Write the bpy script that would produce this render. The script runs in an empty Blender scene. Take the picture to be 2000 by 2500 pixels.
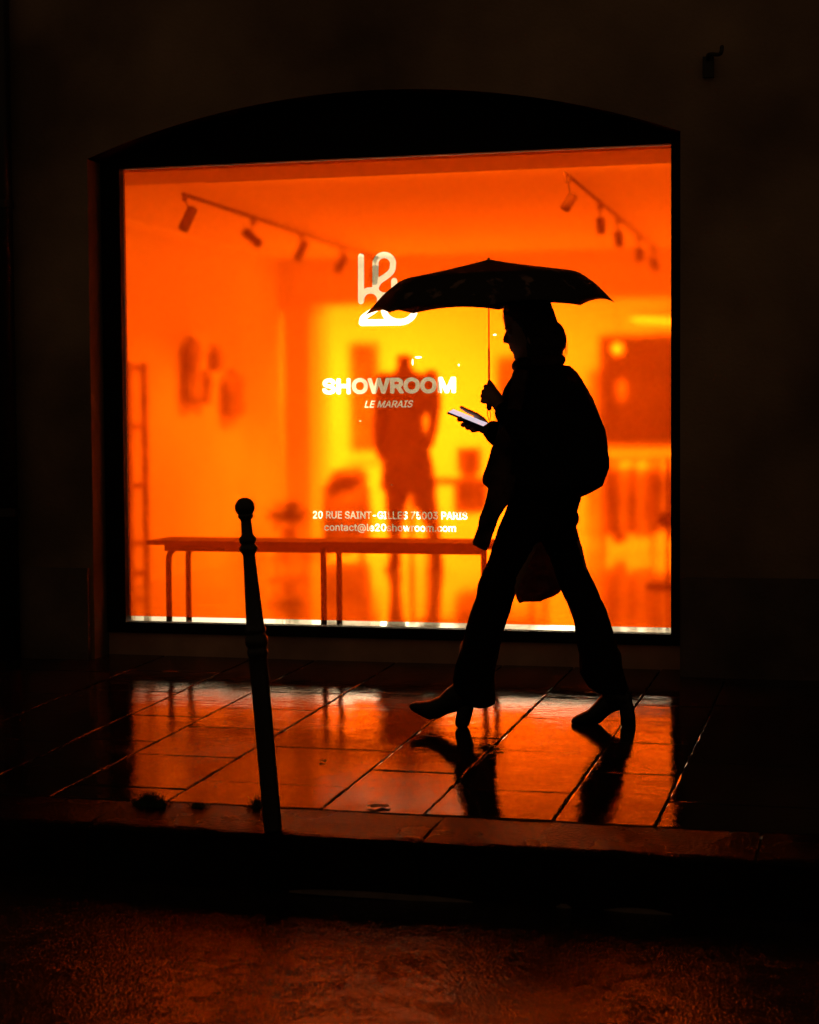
import bpy, bmesh, math, random, os
import numpy as np
from mathutils import Vector, Matrix
random.seed(7); rng = np.random.default_rng(7)
R_ = math.radians
SC = bpy.context.scene
COL = SC.collection

# ------------------------------------------------------------------ camera
YAW, PITCH, ROLL, F = R_(14.52), R_(2.905), R_(0.398), 4370.0   # F in px of a 2000 px wide picture
fwd = np.array([-math.sin(YAW)*math.cos(PITCH), math.cos(YAW)*math.cos(PITCH), -math.sin(PITCH)])
rt0 = np.array([math.cos(YAW), math.sin(YAW), 0.0]); dn0 = np.cross(fwd, rt0)
rt = math.cos(ROLL)*rt0 + math.sin(ROLL)*dn0
dn = -math.sin(ROLL)*rt0 + math.cos(ROLL)*dn0
CAM = np.array([0.0, -8.25, 1.152])
def ray(u, v): return fwd + rt*((u-1000)/F) + dn*((v-1250)/F)
def onY(u, v, Y):
    d = ray(u, v); return CAM + d*((Y-CAM[1])/d[1])
def onZ(u, v, Z):
    d = ray(u, v); return CAM + d*((Z-CAM[2])/d[2])
SLOPE = 0.0245                       # the pavement falls towards the road
def onG(u, v, off=0.0):
    d = ray(u, v); t = (SLOPE*CAM[1]+off-CAM[2])/(d[2]-SLOPE*d[1]); return CAM + d*t
cam_d = bpy.data.cameras.new("camera"); cam = bpy.data.objects.new("camera", cam_d); COL.objects.link(cam)
cam_d.sensor_fit = 'HORIZONTAL'; cam_d.sensor_width = 24.0; cam_d.lens = F/2000*24.0
cam_d.clip_end = 200
m = Matrix.Identity(4)
for i in range(3):
    m[i][0] = rt[i]; m[i][1] = -dn[i]; m[i][2] = -fwd[i]; m[i][3] = CAM[i]
cam.matrix_world = m
cam_d.dof.use_dof = True; cam_d.dof.focus_distance = 7.6; cam_d.dof.aperture_fstop = 4.0
SC.camera = cam
# ------------------------------------------------------------------ night sky, exposure
w = bpy.data.worlds.new("World"); SC.world = w; w.use_nodes = True
bg = w.node_tree.nodes['Background']
bg.inputs[0].default_value = (1.0, 0.60, 0.30, 1); bg.inputs[1].default_value = 0.040
SC.view_settings.view_transform = 'Standard'; SC.view_settings.look = 'None'
SC.view_settings.exposure = 0; SC.view_settings.gamma = 1
SC.cycles.use_denoising = True
SC.cycles.max_bounces = 10; SC.cycles.transmission_bounces = 8; SC.cycles.transparent_max_bounces = 16
SC.cycles.glossy_bounces = 5; SC.cycles.diffuse_bounces = 5
SC.cycles.sample_clamp_indirect = 6.0
SC.cycles.caustics_refractive = True; SC.cycles.caustics_reflective = True

# ------------------------------------------------------------------ helpers
def link(o): COL.objects.link(o); return o
def tag(o, label=None, cat=None, group=None, kind=None):
    if label: o['label'] = label
    if cat: o['category'] = cat
    if group: o['group'] = group
    if kind: o['kind'] = kind
    return o
def empty(name, loc=(0,0,0)):
    o = bpy.data.objects.new(name, None); o.location = loc; o.empty_display_size = .1; return link(o)
def mesh(name, vf, mat, parent=None, smooth=False):
    me = bpy.data.meshes.new(name); me.from_pydata([tuple(map(float, p)) for p in vf[0]], [], vf[1]); me.update()
    bm = bmesh.new(); bm.from_mesh(me); bmesh.ops.recalc_face_normals(bm, faces=bm.faces); bm.to_mesh(me); bm.free()
    if smooth: me.shade_smooth()
    o = link(bpy.data.objects.new(name, me))
    if mat: me.materials.append(mat)
    if parent is not None:
        o.parent = parent; o.matrix_parent_inverse = Matrix.Translation(-Vector(parent.location)) if parent.type == 'EMPTY' else Matrix.Identity(4)
    return o
def join(parts):
    V, Fs = [], []
    for v, f in parts:
        n = len(V); V += list(v); Fs += [[i+n for i in q] for q in f]
    return V, Fs
def box(x0, x1, y0, y1, z0, z1):
    v = [(x, y, z) for x in (x0, x1) for y in (y0, y1) for z in (z0, z1)]
    return v, [(0,1,3,2), (4,6,7,5), (0,4,5,1), (2,3,7,6), (0,2,6,4), (1,5,7,3)]
def obox(c, ax, ay, az, hx, hy, hz):
    c = np.array(c); ax, ay, az = [np.array(a, float)/np.linalg.norm(a) for a in (ax, ay, az)]
    v = [c+ax*hx*i+ay*hy*j+az*hz*k for i in (-1,1) for j in (-1,1) for k in (-1,1)]
    return v, [(0,1,3,2), (4,6,7,5), (0,4,5,1), (2,3,7,6), (0,2,6,4), (1,5,7,3)]
def loft(rings):
    n = len(rings[0]); V = [p for r in rings for p in r]; Fs = []
    for i in range(len(rings)-1):
        for j in range(n):
            k = (j+1) % n; Fs.append((i*n+j, i*n+k, (i+1)*n+k, (i+1)*n+j))
    Fs.append(tuple(range(n-1, -1, -1))); Fs.append(tuple((len(rings)-1)*n+j for j in range(n)))
    return V, Fs
def tube(pts, rad, seg=12, round_ends=True):
    pts = [np.array(p, float) for p in pts]
    if not hasattr(rad, '__len__'): rad = [rad]*len(pts)
    rad = list(rad)
    if round_ends:
        d0 = pts[0]-pts[1]; d0 /= np.linalg.norm(d0); d1 = pts[-1]-pts[-2]; d1 /= np.linalg.norm(d1)
        r0, r1 = rad[0], rad[-1]
        pts = [pts[0]+d0*r0*.95, pts[0]+d0*r0*.6]+pts+[pts[-1]+d1*r1*.6, pts[-1]+d1*r1*.95]
        rad = [r0*.3, r0*.8]+rad+[r1*.8, r1*.3]
    rings = []; up = None
    for i, p in enumerate(pts):
        a = pts[max(0, i-1)]; b = pts[min(len(pts)-1, i+1)]; t = b-a; t = t/(np.linalg.norm(t)+1e-9)
        if up is None: up = np.array([0,0,1.]) if abs(t[2]) < .9 else np.array([1.,0,0])
        s = np.cross(t, up); s /= np.linalg.norm(s); up = np.cross(s, t)
        rings.append([p+(s*math.cos(2*math.pi*k/seg)+up*math.sin(2*math.pi*k/seg))*rad[i] for k in range(seg)])
    return loft(rings)
def smoothpath(pts, n=6):
    pts = [np.array(p, float) for p in pts]; P = [pts[0]]+pts+[pts[-1]]; out = []
    for i in range(1, len(P)-2):
        for k in range(n):
            t = k/n; a, b, c, d = P[i-1:i+3]
            out.append(.5*((2*b)+(-a+c)*t+(2*a-5*b+4*c-d)*t*t+(-a+3*b-3*c+d)*t**3))
    return out+[pts[-1]]
def ellipsoid(c, r, seg=16, rings=10):
    rr = []
    for i in range(rings+1):
        a = -math.pi/2+math.pi*(i*.96+rings*.02)/rings
        rr.append([(c[0]+r[0]*math.cos(a)*math.cos(2*math.pi*k/seg), c[1]+r[1]*math.cos(a)*math.sin(2*math.pi*k/seg), c[2]+r[2]*math.sin(a)) for k in range(seg)])
    return loft(rr)
def revolve(prof, seg=28, top=(0,0,0)):
    return loft([[(r*math.cos(2*math.pi*k/seg), r*math.sin(2*math.pi*k/seg), z) for k in range(seg)] for r, z in prof])
def zslices(sl, Y, seg=28, pw=.85):
    """horizontal slices: (v, uL, uR, half depth, y offset)"""
    rings = []
    for s in sl:
        v, uL, uR, hy = s[:4]; oy = s[4] if len(s) > 4 else 0
        a = onY(uL, v, Y+oy); b = onY(uR, v, Y+oy); c = (a+b)/2; hx = (b[0]-a[0])/2
        rings.append([(c[0]-hx*math.copysign(abs(math.cos(t))**pw, math.cos(t)), Y+oy+hy*math.copysign(abs(math.sin(t))**pw, math.sin(t)), c[2]) for t in [2*math.pi*k/seg for k in range(seg)]])
    return loft(rings)
def xslices(sl, Y, seg=22, pw=.8):
    rings = []
    for s in sl:
        u, v0, v1, hy = s[:4]; oy = s[4] if len(s) > 4 else 0
        a = onY(u, v0, Y+oy); b = onY(u, v1, Y+oy); c = (a+b)/2; hz = (a[2]-b[2])/2
        rings.append([(c[0], Y+oy+hy*math.copysign(abs(math.sin(t))**pw, math.sin(t)), c[2]+hz*math.copysign(abs(math.cos(t))**pw, math.cos(t))) for t in [2*math.pi*k/seg for k in range(seg)]])
    return loft(rings)
def fused(name, parts, mat, parent=None, voxel=.005, smooth=3, disp=0.0, dscale=.08, disp2=0.0, dscale2=.03):
    """closed pieces grown together into ONE continuous skin"""
    me = bpy.data.meshes.new("tmp"); V, Fs = join(parts)
    me.from_pydata([tuple(map(float, p)) for p in V], [], Fs); me.update()
    bm = bmesh.new(); bm.from_mesh(me); bmesh.ops.recalc_face_normals(bm, faces=bm.faces); bm.to_mesh(me); bm.free()
    o = link(bpy.data.objects.new(name, me))
    r = o.modifiers.new("r", 'REMESH'); r.mode = 'VOXEL'; r.voxel_size = voxel
    if smooth: s = o.modifiers.new("s", 'SMOOTH'); s.iterations = smooth; s.factor = .5
    for k, (dv, ds) in enumerate(((disp, dscale), (disp2, dscale2))):
        if dv:
            tx = bpy.data.textures.new("folds", 'CLOUDS'); tx.noise_scale = ds; tx.noise_depth = 2
            d = o.modifiers.new("d%d" % k, 'DISPLACE'); d.texture = tx; d.strength = dv; d.mid_level = .5; d.texture_coords = 'GLOBAL'
    dg = bpy.context.evaluated_depsgraph_get()
    me2 = bpy.data.meshes.new_from_object(o.evaluated_get(dg)); me2.name = name
    o.modifiers.clear(); o.data = me2; bpy.data.meshes.remove(me)
    me2.materials.clear(); me2.materials.append(mat); me2.shade_smooth()
    if parent is not None:
        o.parent = parent
        if parent.type == 'EMPTY': o.matrix_parent_inverse = Matrix.Translation(-Vector(parent.location))
    return o

# ------------------------------------------------------------------ materials
def nt(name):
    m = bpy.data.materials.new(name); m.use_nodes = True; t = m.node_tree; t.nodes.clear()
    out = t.nodes.new('ShaderNodeOutputMaterial'); return m, t, out
def pbr(name, col, rough=.6, metal=0, spec=.5, var=0.0, vscale=4.0, bump=0.0, bscale=40.0, bdist=.002, emit=None, estr=0, coat=0.0, col2=None, rvar=0.0, stretch=None):
    m, t, out = nt(name); N, L = t.nodes, t.links
    b = N.new('ShaderNodeBsdfPrincipled'); L.new(b.outputs[0], out.inputs[0])
    b.inputs['Base Color'].default_value = (*col, 1); b.inputs['Roughness'].default_value = rough
    b.inputs['Metallic'].default_value = metal; b.inputs['Specular IOR Level'].default_value = spec
    b.inputs['Coat Weight'].default_value = coat; b.inputs['Coat Roughness'].default_value = .13
    if emit: b.inputs['Emission Color'].default_value = (*emit, 1); b.inputs['Emission Strength'].default_value = estr
    tc = N.new('ShaderNodeTexCoord'); mp = N.new('ShaderNodeMapping'); L.new(tc.outputs['Object'], mp.inputs[0])
    if stretch: mp.inputs['Scale'].default_value = stretch
    if var or col2:
        n = N.new('ShaderNodeTexNoise'); n.inputs['Scale'].default_value = vscale; n.inputs['Detail'].default_value = 6; L.new(mp.outputs[0], n.inputs['Vector'])
        r = N.new('ShaderNodeValToRGB'); r.color_ramp.elements[0].position = .35; r.color_ramp.elements[1].position = .68
        c2 = col2 or tuple(min(1, c*(1+var)) for c in col); c1 = tuple(c*(1-var) for c in col)
        r.color_ramp.elements[0].color = (*c1, 1); r.color_ramp.elements[1].color = (*c2, 1)
        L.new(n.outputs[0], r.inputs[0]); L.new(r.outputs[0], b.inputs['Base Color'])
    if rvar:
        n = N.new('ShaderNodeTexNoise'); n.inputs['Scale'].default_value = vscale*.7; n.inputs['Detail'].default_value = 5; L.new(mp.outputs[0], n.inputs['Vector'])
        r = N.new('ShaderNodeMapRange'); r.inputs[1].default_value = .35; r.inputs[2].default_value = .65; r.inputs[3].default_value = max(.02, rough-rvar); r.inputs[4].default_value = rough+rvar
        L.new(n.outputs[0], r.inputs[0]); L.new(r.outputs[0], b.inputs['Roughness'])
    if bump:
        n = N.new('ShaderNodeTexNoise'); n.inputs['Scale'].default_value = bscale; n.inputs['Detail'].default_value = 8; L.new(mp.outputs[0], n.inputs['Vector'])
        bp = N.new('ShaderNodeBump'); bp.inputs['Strength'].default_value = bump; bp.inputs['Distance'].default_value = bdist
        L.new(n.outputs[0], bp.inputs['Height']); L.new(bp.outputs[0], b.inputs['Normal'])
    return m
M = {}
M['stucco'] = pbr('stucco', (.30, .205, .14), .9, spec=.2, var=.5, vscale=1.1, bump=.6, bscale=60, bdist=.004)
M['plinth'] = pbr('plinth_render', (.13, .095, .08), .75, spec=.3, var=.4, vscale=2.5, bump=.6, bscale=50, bdist=.004)
M['black_frame'] = pbr('black_frame', (.008, .007, .007), .7, spec=.12)
M['black_panel'] = pbr('black_panel', (.014, .010, .010), .9, spec=.05)
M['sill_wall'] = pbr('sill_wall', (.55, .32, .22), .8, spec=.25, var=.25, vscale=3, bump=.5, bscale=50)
M['iron'] = pbr('cast_iron_paint', (.018, .015, .012), .38, spec=.5, var=.3, vscale=30, bump=.35, bscale=150, bdist=.001)
M['skin'] = pbr('skin', (.34, .19, .12), .5, spec=.4)
M['hair'] = pbr('hair', (.022, .012, .008), .5, spec=.35, bump=.5, bscale=60, stretch=(3, 3, .6))
M['jacket'] = pbr('jacket_cloth', (.010, .009, .010), .95, spec=.08, bump=.4, bscale=200)
M['trousers'] = pbr('trouser_cloth', (.009, .008, .009), .95, spec=.06, bump=.3, bscale=200)
M['scarf'] = pbr('scarf_cloth', (.016, .011, .010), .9, spec=.1, col2=(.10, .055, .045), vscale=16)
M['leather'] = pbr('boot_leather', (.010, .008, .008), .35, spec=.35)
M['umbrella'] = pbr('umbrella_cloth', (.012, .008, .007), .6, spec=.3, col2=(.11, .07, .055), vscale=14)
_u = [n for n in M['umbrella'].node_tree.nodes if n.type == 'VALTORGB'][0].color_ramp; _u.elements[0].position = .57; _u.elements[1].position = .66; _u.elements[0].color = (.012, .008, .007, 1); _u.elements[1].color = (.20, .12, .09, 1)
M['steel'] = pbr('umbrella_steel', (.08, .04, .03), .35, metal=.9)
M['phone'] = pbr('phone_body', (.02, .015, .015), .3)
M['screen'] = pbr('phone_screen', (.02, .02, .02), .3, emit=(.80, .70, .80), estr=.85)
M['bag'] = pbr('printed_bag_film', (.10, .02, .012), .4, spec=.5, col2=(.30, .11, .06), vscale=11, bump=.8, bscale=25, bdist=.01)
_t = M['bag'].node_tree; _p = [n for n in _t.nodes if n.type == 'BSDF_PRINCIPLED'][0]; _o = [n for n in _t.nodes if n.type == 'OUTPUT_MATERIAL'][0]
_l = _t.nodes.new('ShaderNodeBsdfTranslucent'); _l.inputs[0].default_value = (.7, .25, .15, 1); _m = _t.nodes.new('ShaderNodeMixShader'); _m.inputs[0].default_value = .10
_t.links.new(_p.outputs[0], _m.inputs[1]); _t.links.new(_l.outputs[0], _m.inputs[2]); _t.links.new(_m.outputs[0], _o.inputs[0])
M['white_wall'] = pbr('white_room_wall', (.78, .77, .74), .8, spec=.2, var=.05, vscale=2)
M['ceiling'] = pbr('white_room_ceiling', (.72, .70, .66), .9, spec=.1)
M['beam'] = pbr('painted_beam', (.78, .74, .68), .8, spec=.2)
M['room_floor'] = pbr('polished_room_floor', (.42, .39, .35), .07, spec=.8, var=.12, vscale=1.5, rvar=.03)
M['dark_cloth'] = pbr('dark_cloth', (.12, .10, .08), .9, spec=.1, var=.4, vscale=6)
M['grey_cloth'] = pbr('grey_cloth', (.30, .26, .22), .9, spec=.1, var=.4, vscale=6)
M['mid_cloth'] = pbr('mid_cloth', (.35, .28, .22), .9, spec=.1, var=.4, vscale=9)
M['dark_wood'] = pbr('bench_board', (.07, .055, .045), .6, spec=.3, var=.3, vscale=6)
M['dark_metal'] = pbr('lacquered_tube', (.025, .022, .02), .7, spec=.1)
M['doorway'] = pbr('doorway_shade', (.02, .017, .014), .7, spec=.2, var=.3, vscale=3)
M['leaf'] = pbr('leaf', (.06, .09, .035), .6)
M['grass'] = pbr('grass_blade', (.045, .07, .02), .5, spec=.4)
M['mortar'] = pbr('wet_mortar', (.02, .015, .012), .6, spec=.3, bump=.6, bscale=80)
WARM = (1.0, .84, .55)
def emis(name, col, s):
    m, t, out = nt(name); e = t.nodes.new('ShaderNodeEmission'); e.inputs[0].default_value = (*col, 1); e.inputs[1].default_value = s
    t.links.new(e.outputs[0], out.inputs[0]); return m
M['tube_glow'] = emis('lit_tube', WARM, 26); M['bulb_glow'] = emis('lit_bulb', WARM, 22)

def film_mat():
    m, t, out = nt('orange_window_film'); N, L = t.nodes, t.links
    col = (.975, .346, .04, 1)                 # per face; light crosses two
    rf = N.new('ShaderNodeBsdfRefraction'); rf.inputs[0].default_value = col; rf.inputs['Roughness'].default_value = .22; rf.inputs['IOR'].default_value = 1.09
    mx = rf
    tl = N.new('ShaderNodeBsdfTranslucent'); tl.inputs[0].default_value = (.95, .16, .004, 1)
    m2 = N.new('ShaderNodeMixShader'); m2.inputs[0].default_value = .165; L.new(mx.outputs[0], m2.inputs[1]); L.new(tl.outputs[0], m2.inputs[2])
    L.new(m2.outputs[0], out.inputs[0]); return m
M['film'] = film_mat()
def clear_mat(name, haze, gloss):
    m, t, out = nt(name); N, L = t.nodes, t.links
    tr = N.new('ShaderNodeBsdfTransparent'); tr.inputs[0].default_value = (.98, .98, .97, 1)
    gl = N.new('ShaderNodeBsdfGlossy'); gl.inputs['Roughness'].default_value = .02
    fr = N.new('ShaderNodeFresnel'); fr.inputs[0].default_value = 1.35
    mx = N.new('ShaderNodeMixShader'); L.new(fr.outputs[0], mx.inputs[0]); L.new(tr.outputs[0], mx.inputs[1]); L.new(gl.outputs[0], mx.inputs[2])
    last = mx
    if haze:
        tl = N.new('ShaderNodeBsdfTranslucent'); tl.inputs[0].default_value = (.95, .92, .85, 1)
        m2 = N.new('ShaderNodeMixShader'); m2.inputs[0].default_value = haze; L.new(mx.outputs[0], m2.inputs[1]); L.new(tl.outputs[0], m2.inputs[2]); last = m2
    L.new(last.outputs[0], out.inputs[0]); return m
M['glass'] = clear_mat('clear_glass', 0, 1); M['letter'] = clear_mat('clear_lettering', .24, 1)

def wet_stone():
    m, t, out = nt('wet_paving_stone'); N, L = t.nodes, t.links
    b = N.new('ShaderNodeBsdfPrincipled'); L.new(b.outputs[0], out.inputs[0])
    tc = N.new('ShaderNodeTexCoord')
    n1 = N.new('ShaderNodeTexNoise'); n1.inputs['Scale'].default_value = 1.6; n1.inputs['Detail'].default_value = 7; L.new(tc.outputs['Object'], n1.inputs['Vector'])
    r = N.new('ShaderNodeValToRGB'); r.color_ramp.elements[0].position = .3; r.color_ramp.elements[1].position = .7
    r.color_ramp.elements[0].color = (.014, .011, .009, 1); r.color_ramp.elements[1].color = (.036, .028, .021, 1)
    L.new(n1.outputs[0], r.inputs[0]); L.new(r.outputs[0], b.inputs['Base Color'])
    # puddled (smooth) and merely damp (rougher) areas
    n2 = N.new('ShaderNodeTexNoise'); n2.inputs['Scale'].default_value = 1.15; n2.inputs['Detail'].default_value = 5; n2.inputs['Roughness'].default_value = .6; L.new(tc.outputs['Object'], n2.inputs['Vector'])
    mr = N.new('ShaderNodeValToRGB'); L.new(n2.outputs[0], mr.inputs[0]); L.new(mr.outputs[0], b.inputs['Roughness'])
    for i_, (p_, v_) in enumerate(((.38, .008), (.54, .045), (.60, .07), (.68, .19))):
        e_ = mr.color_ramp.elements[i_] if i_ < 2 else mr.color_ramp.elements.new(p_)
        e_.position = p_; e_.color = (v_, v_, v_, 1)
    b.inputs['IOR'].default_value = 1.25
    # ripples run along the wall
    mp = N.new('ShaderNodeMapping'); mp.inputs['Scale'].default_value = (.6, 1.0, 1.0); L.new(tc.outputs['Object'], mp.inputs[0])
    n3 = N.new('ShaderNodeTexNoise'); n3.inputs['Scale'].default_value = 34; n3.inputs['Detail'].default_value = 6; n3.inputs['Roughness'].default_value = .62; L.new(mp.outputs[0], n3.inputs['Vector'])
    n4 = N.new('ShaderNodeTexNoise'); n4.inputs['Scale'].default_value = 130; n4.inputs['Detail'].default_value = 3; L.new(mp.outputs[0], n4.inputs['Vector'])
    mr2 = N.new('ShaderNodeMapRange'); mr2.inputs[1].default_value = .38; mr2.inputs[2].default_value = .64; mr2.inputs[3].default_value = .12; mr2.inputs[4].default_value = .75; L.new(n2.outputs[0], mr2.inputs[0])
    n0 = N.new('ShaderNodeTexNoise'); n0.inputs['Scale'].default_value = 7.5; n0.inputs['Detail'].default_value = 4; L.new(tc.outputs['Object'], n0.inputs['Vector'])
    b0 = N.new('ShaderNodeBump'); b0.inputs['Distance'].default_value = .0032; b0.inputs['Strength'].default_value = .5; L.new(n0.outputs[0], b0.inputs['Height'])
    b1 = N.new('ShaderNodeBump'); b1.inputs['Distance'].default_value = .0008; b1.inputs['Strength'].default_value = .6; L.new(n3.outputs[0], b1.inputs['Height']); L.new(b0.outputs[0], b1.inputs['Normal'])
    b2 = N.new('ShaderNodeBump'); b2.inputs['Distance'].default_value = .00032; L.new(mr2.outputs[0], b2.inputs['Strength']); L.new(n4.outputs[0], b2.inputs['Height']); L.new(b1.outputs[0], b2.inputs['Normal'])
    L.new(b2.outputs[0], b.inputs['Normal']); return m
M['paving'] = wet_stone()
def wet_asphalt():
    m, t, out = nt('wet_asphalt'); N, L = t.nodes, t.links
    b = N.new('ShaderNodeBsdfPrincipled'); L.new(b.outputs[0], out.inputs[0])
    tc = N.new('ShaderNodeTexCoord')
    vo = N.new('ShaderNodeTexVoronoi'); vo.inputs['Scale'].default_value = 125; L.new(tc.outputs['Object'], vo.inputs['Vector'])
    n0 = N.new('ShaderNodeTexNoise'); n0.inputs['Scale'].default_value = 14; n0.inputs['Detail'].default_value = 8; L.new(tc.outputs['Object'], n0.inputs['Vector'])
    n1 = N.new('ShaderNodeTexNoise'); n1.inputs['Scale'].default_value = 2.2; n1.inputs['Detail'].default_value = 6; L.new(tc.outputs['Object'], n1.inputs['Vector'])
    r = N.new('ShaderNodeValToRGB'); r.color_ramp.elements[0].color = (.008, .006, .005, 1); r.color_ramp.elements[1].color = (.028, .021, .016, 1)
    r.color_ramp.elements[0].position = .35; r.color_ramp.elements[1].position = .7; L.new(n1.outputs[0], r.inputs[0]); L.new(r.outputs[0], b.inputs['Base Color'])
    mr = N.new('ShaderNodeMapRange'); mr.inputs[1].default_value = .35; mr.inputs[2].default_value = .7; mr.inputs[3].default_value = .11; mr.inputs[4].default_value = .24; L.new(n1.outputs[0], mr.inputs[0]); L.new(mr.outputs[0], b.inputs['Roughness'])
    b1 = N.new('ShaderNodeBump'); b1.inputs['Distance'].default_value = .005; b1.inputs['Strength'].default_value = .75; L.new(vo.outputs['Distance'], b1.inputs['Height'])
    b2 = N.new('ShaderNodeBump'); b2.inputs['Distance'].default_value = .009; b2.inputs['Strength'].default_value = .5; L.new(n0.outputs[0], b2.inputs['Height']); L.new(b1.outputs[0], b2.inputs['Normal'])
    L.new(b2.outputs[0], b.inputs['Normal'])
    # the film of rain water over the stones
    b3 = N.new('ShaderNodeBump'); b3.inputs['Distance'].default_value = .0018; b3.inputs['Strength'].default_value = .7; L.new(vo.outputs['Distance'], b3.inputs['Height'])
    n5 = N.new('ShaderNodeTexNoise'); n5.inputs['Scale'].default_value = 38; n5.inputs['Detail'].default_value = 6; L.new(tc.outputs['Object'], n5.inputs['Vector'])
    b4 = N.new('ShaderNodeBump'); b4.inputs['Distance'].default_value = .0022; b4.inputs['Strength'].default_value = .6; L.new(n5.outputs[0], b4.inputs['Height']); L.new(b3.outputs[0], b4.inputs['Normal'])
    b.inputs['Specular IOR Level'].default_value = .05; b.inputs['Coat Weight'].default_value = .75;
    mk = N.new('ShaderNodeMapRange'); mk.inputs[1].default_value = .42; mk.inputs[2].default_value = .62; mk.inputs[3].default_value = .45; mk.inputs[4].default_value = .95; L.new(n0.outputs[0], mk.inputs[0]); L.new(mk.outputs[0], b3.inputs['Strength'])
    mq = N.new('ShaderNodeMapRange'); mq.inputs[1].default_value = .38; mq.inputs[2].default_value = .62; mq.inputs[3].default_value = .09; mq.inputs[4].default_value = .16; L.new(n1.outputs[0], mq.inputs[0]); L.new(mq.outputs[0], b.inputs['Coat Roughness']); b.inputs['Coat IOR'].default_value = 1.33; b.inputs['Coat Roughness'].default_value = .05
    L.new(b4.outputs[0], b.inputs['Coat Normal']); return m
M['asphalt'] = wet_asphalt()
M['kerb'] = pbr('wet_granite_kerb', (.009, .006, .005), .26, spec=.03, var=.35, vscale=5, bump=.9, bscale=80, bdist=.006, rvar=.08)

# ------------------------------------------------------------------ ground
YK0 = onG(840, 1980)[1]              # back edge of the kerb stones
YK1 = onG(840, 2045)[1]              # their front edge
zK = SLOPE*YK1
ZR = zK - (2188-2045)/F*(YK1-CAM[1])/math.cos(YAW)     # road level
XA, XB = -16.0, 12.0
def gz(y): return SLOPE*y
# slab joints, read off the photograph and laid on the sloping pavement
jx = sorted([onG(*p)[0] for p in ((341, 1626), (435, 1691), (543, 1728), (761, 1742), (988, 1814), (1186, 1841), (1467, 1841), (1690, 1830))])
def yj(u, v): return onG(u, v)[1]
cross = {1: [(380, 1706), (330, 1745), (330, 1808), (300, 1880)], 2: [(550, 1669), (680, 1690), (700, 1733), (560, 1777), (480, 1847), (400, 1925)],
         3: [(900, 1690), (900, 1727), (830, 1829), (690, 1915)], 4: [(1150, 1683), (1150, 1724), (1100, 1800), (1000, 1884)],
         5: [(1350, 1702), (1390, 1756), (1320, 1835), (1290, 1933)], 6: [(1590, 1722), (1600, 1768), (1570, 1815), (1590, 1891)]}
xs = list(jx)
while xs[0] > XA: xs.insert(0, xs[0]-random.uniform(.5, .62))
k0 = xs.index(jx[0])
while xs[-1] < XB: xs.append(xs[-1]+random.uniform(.5, .62))
V, Fs = [], []
def slab(x0, x1, y0, y1):
    g = .003; e = .0045; dz = random.uniform(-.0018, .0015); tx = random.uniform(-.0035, .0035); ty = random.uniform(-.0018, .0018)
    xc, yc = (x0+x1)/2, (y0+y1)/2
    def top(x, y, d=0): return (x, y, gz(y)+dz+tx*(x-xc)+ty*(y-yc)-d)
    def loop(ins, d, jit):
        pts = []
        a, b, c, q = x0+ins, x1-ins, y0+ins, y1-ins
        for (p, r, n) in (((a, c), (b, c), 12), ((b, c), (b, q), 12), ((b, q), (a, q), 12), ((a, q), (a, c), 12)):
            for i in range(n):
                f = i/n; x = p[0]+(r[0]-p[0])*f; y = p[1]+(r[1]-p[1])*f
                if i: x += random.uniform(-jit, jit); y += random.uniform(-jit, jit)
                pts.append(top(x, y, d))
        return pts
    n0 = len(V); L0 = loop(g, .016, .0015); L1 = loop(g+.001, .0016, .002); L2 = loop(g+e, 0, .0036)
    V.extend(L0+L1+L2); n = len(L0)
    for a in (0, n):
        for j in range(n): k = (j+1) % n; Fs.append((n0+a+j, n0+a+k, n0+a+n+k, n0+a+n+j))
    Fs.append(tuple(n0+2*n+j for j in range(n)))
for i in range(len(xs)-1):
    s = i-k0+0
    ys = None
    if s+0 in cross: ys = sorted(yj(*p) for p in cross[s])
    if ys is None:
        ys = []; y = YK0+random.uniform(.2, .6)
        while y < -.25: ys.append(y); y += random.uniform(.4, .75)
    ys = [YK0+.004]+[y for y in ys if YK0+.12 < y < -.15]+[0.0]
    for a, b in zip(ys[:-1], ys[1:]): slab(xs[i], xs[i+1], a, b)
pav = mesh('pavement', (V, Fs), M['paving']); tag(pav, kind='structure')
tag(mesh('pavement_bed', ([(XA, YK0, gz(YK0)-.013), (XB, YK0, gz(YK0)-.013), (XB, .0, -.013), (XA, .0, -.013)], [(0,1,2,3)]), M['mortar']), kind='structure')
# kerb stones (one long line of them)
V, Fs = [], []
x = XA
while x < XB:
    L_ = random.uniform(.9, 1.15); x1 = min(XB, x+L_); dz = random.uniform(-.002, .002)
    nseg = 12; rows = []
    prof = [(YK0-.004, gz(YK0)-.03), (YK0-.004, gz(YK0)-.004), (YK0-.012, gz(YK0)), ((YK0+YK1)/2, gz((YK0+YK1)/2)+.001), (YK1+.03, zK), (YK1+.012, zK-.004), (YK1+.002, zK-.014), (YK1, zK-.035), (YK1-.006, ZR-.02)]
    n0 = len(V)
    for k in range(nseg+1):
        xx = x+.004+(x1-x-.008)*k/nseg
        V.extend([(xx, y+random.uniform(-.004, .004), z+dz+random.uniform(-.0018, .0018)) for y, z in prof])
    p = len(prof)
    for k in range(nseg):
        for j in range(p-1): Fs.append((n0+k*p+j, n0+(k+1)*p+j, n0+(k+1)*p+j+1, n0+k*p+j+1))
    Fs.append(tuple(n0+j for j in range(p))); Fs.append(tuple(n0+nseg*p+j for j in range(p)))
    x = x1
tag(mesh('kerb', (V, Fs), M['kerb']), kind='structure')
tag(mesh('kerb_bed', box(XA, XB, YK1+.012, YK0-.012, ZR-.05, zK-.012), M['mortar']), kind='structure')
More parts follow.
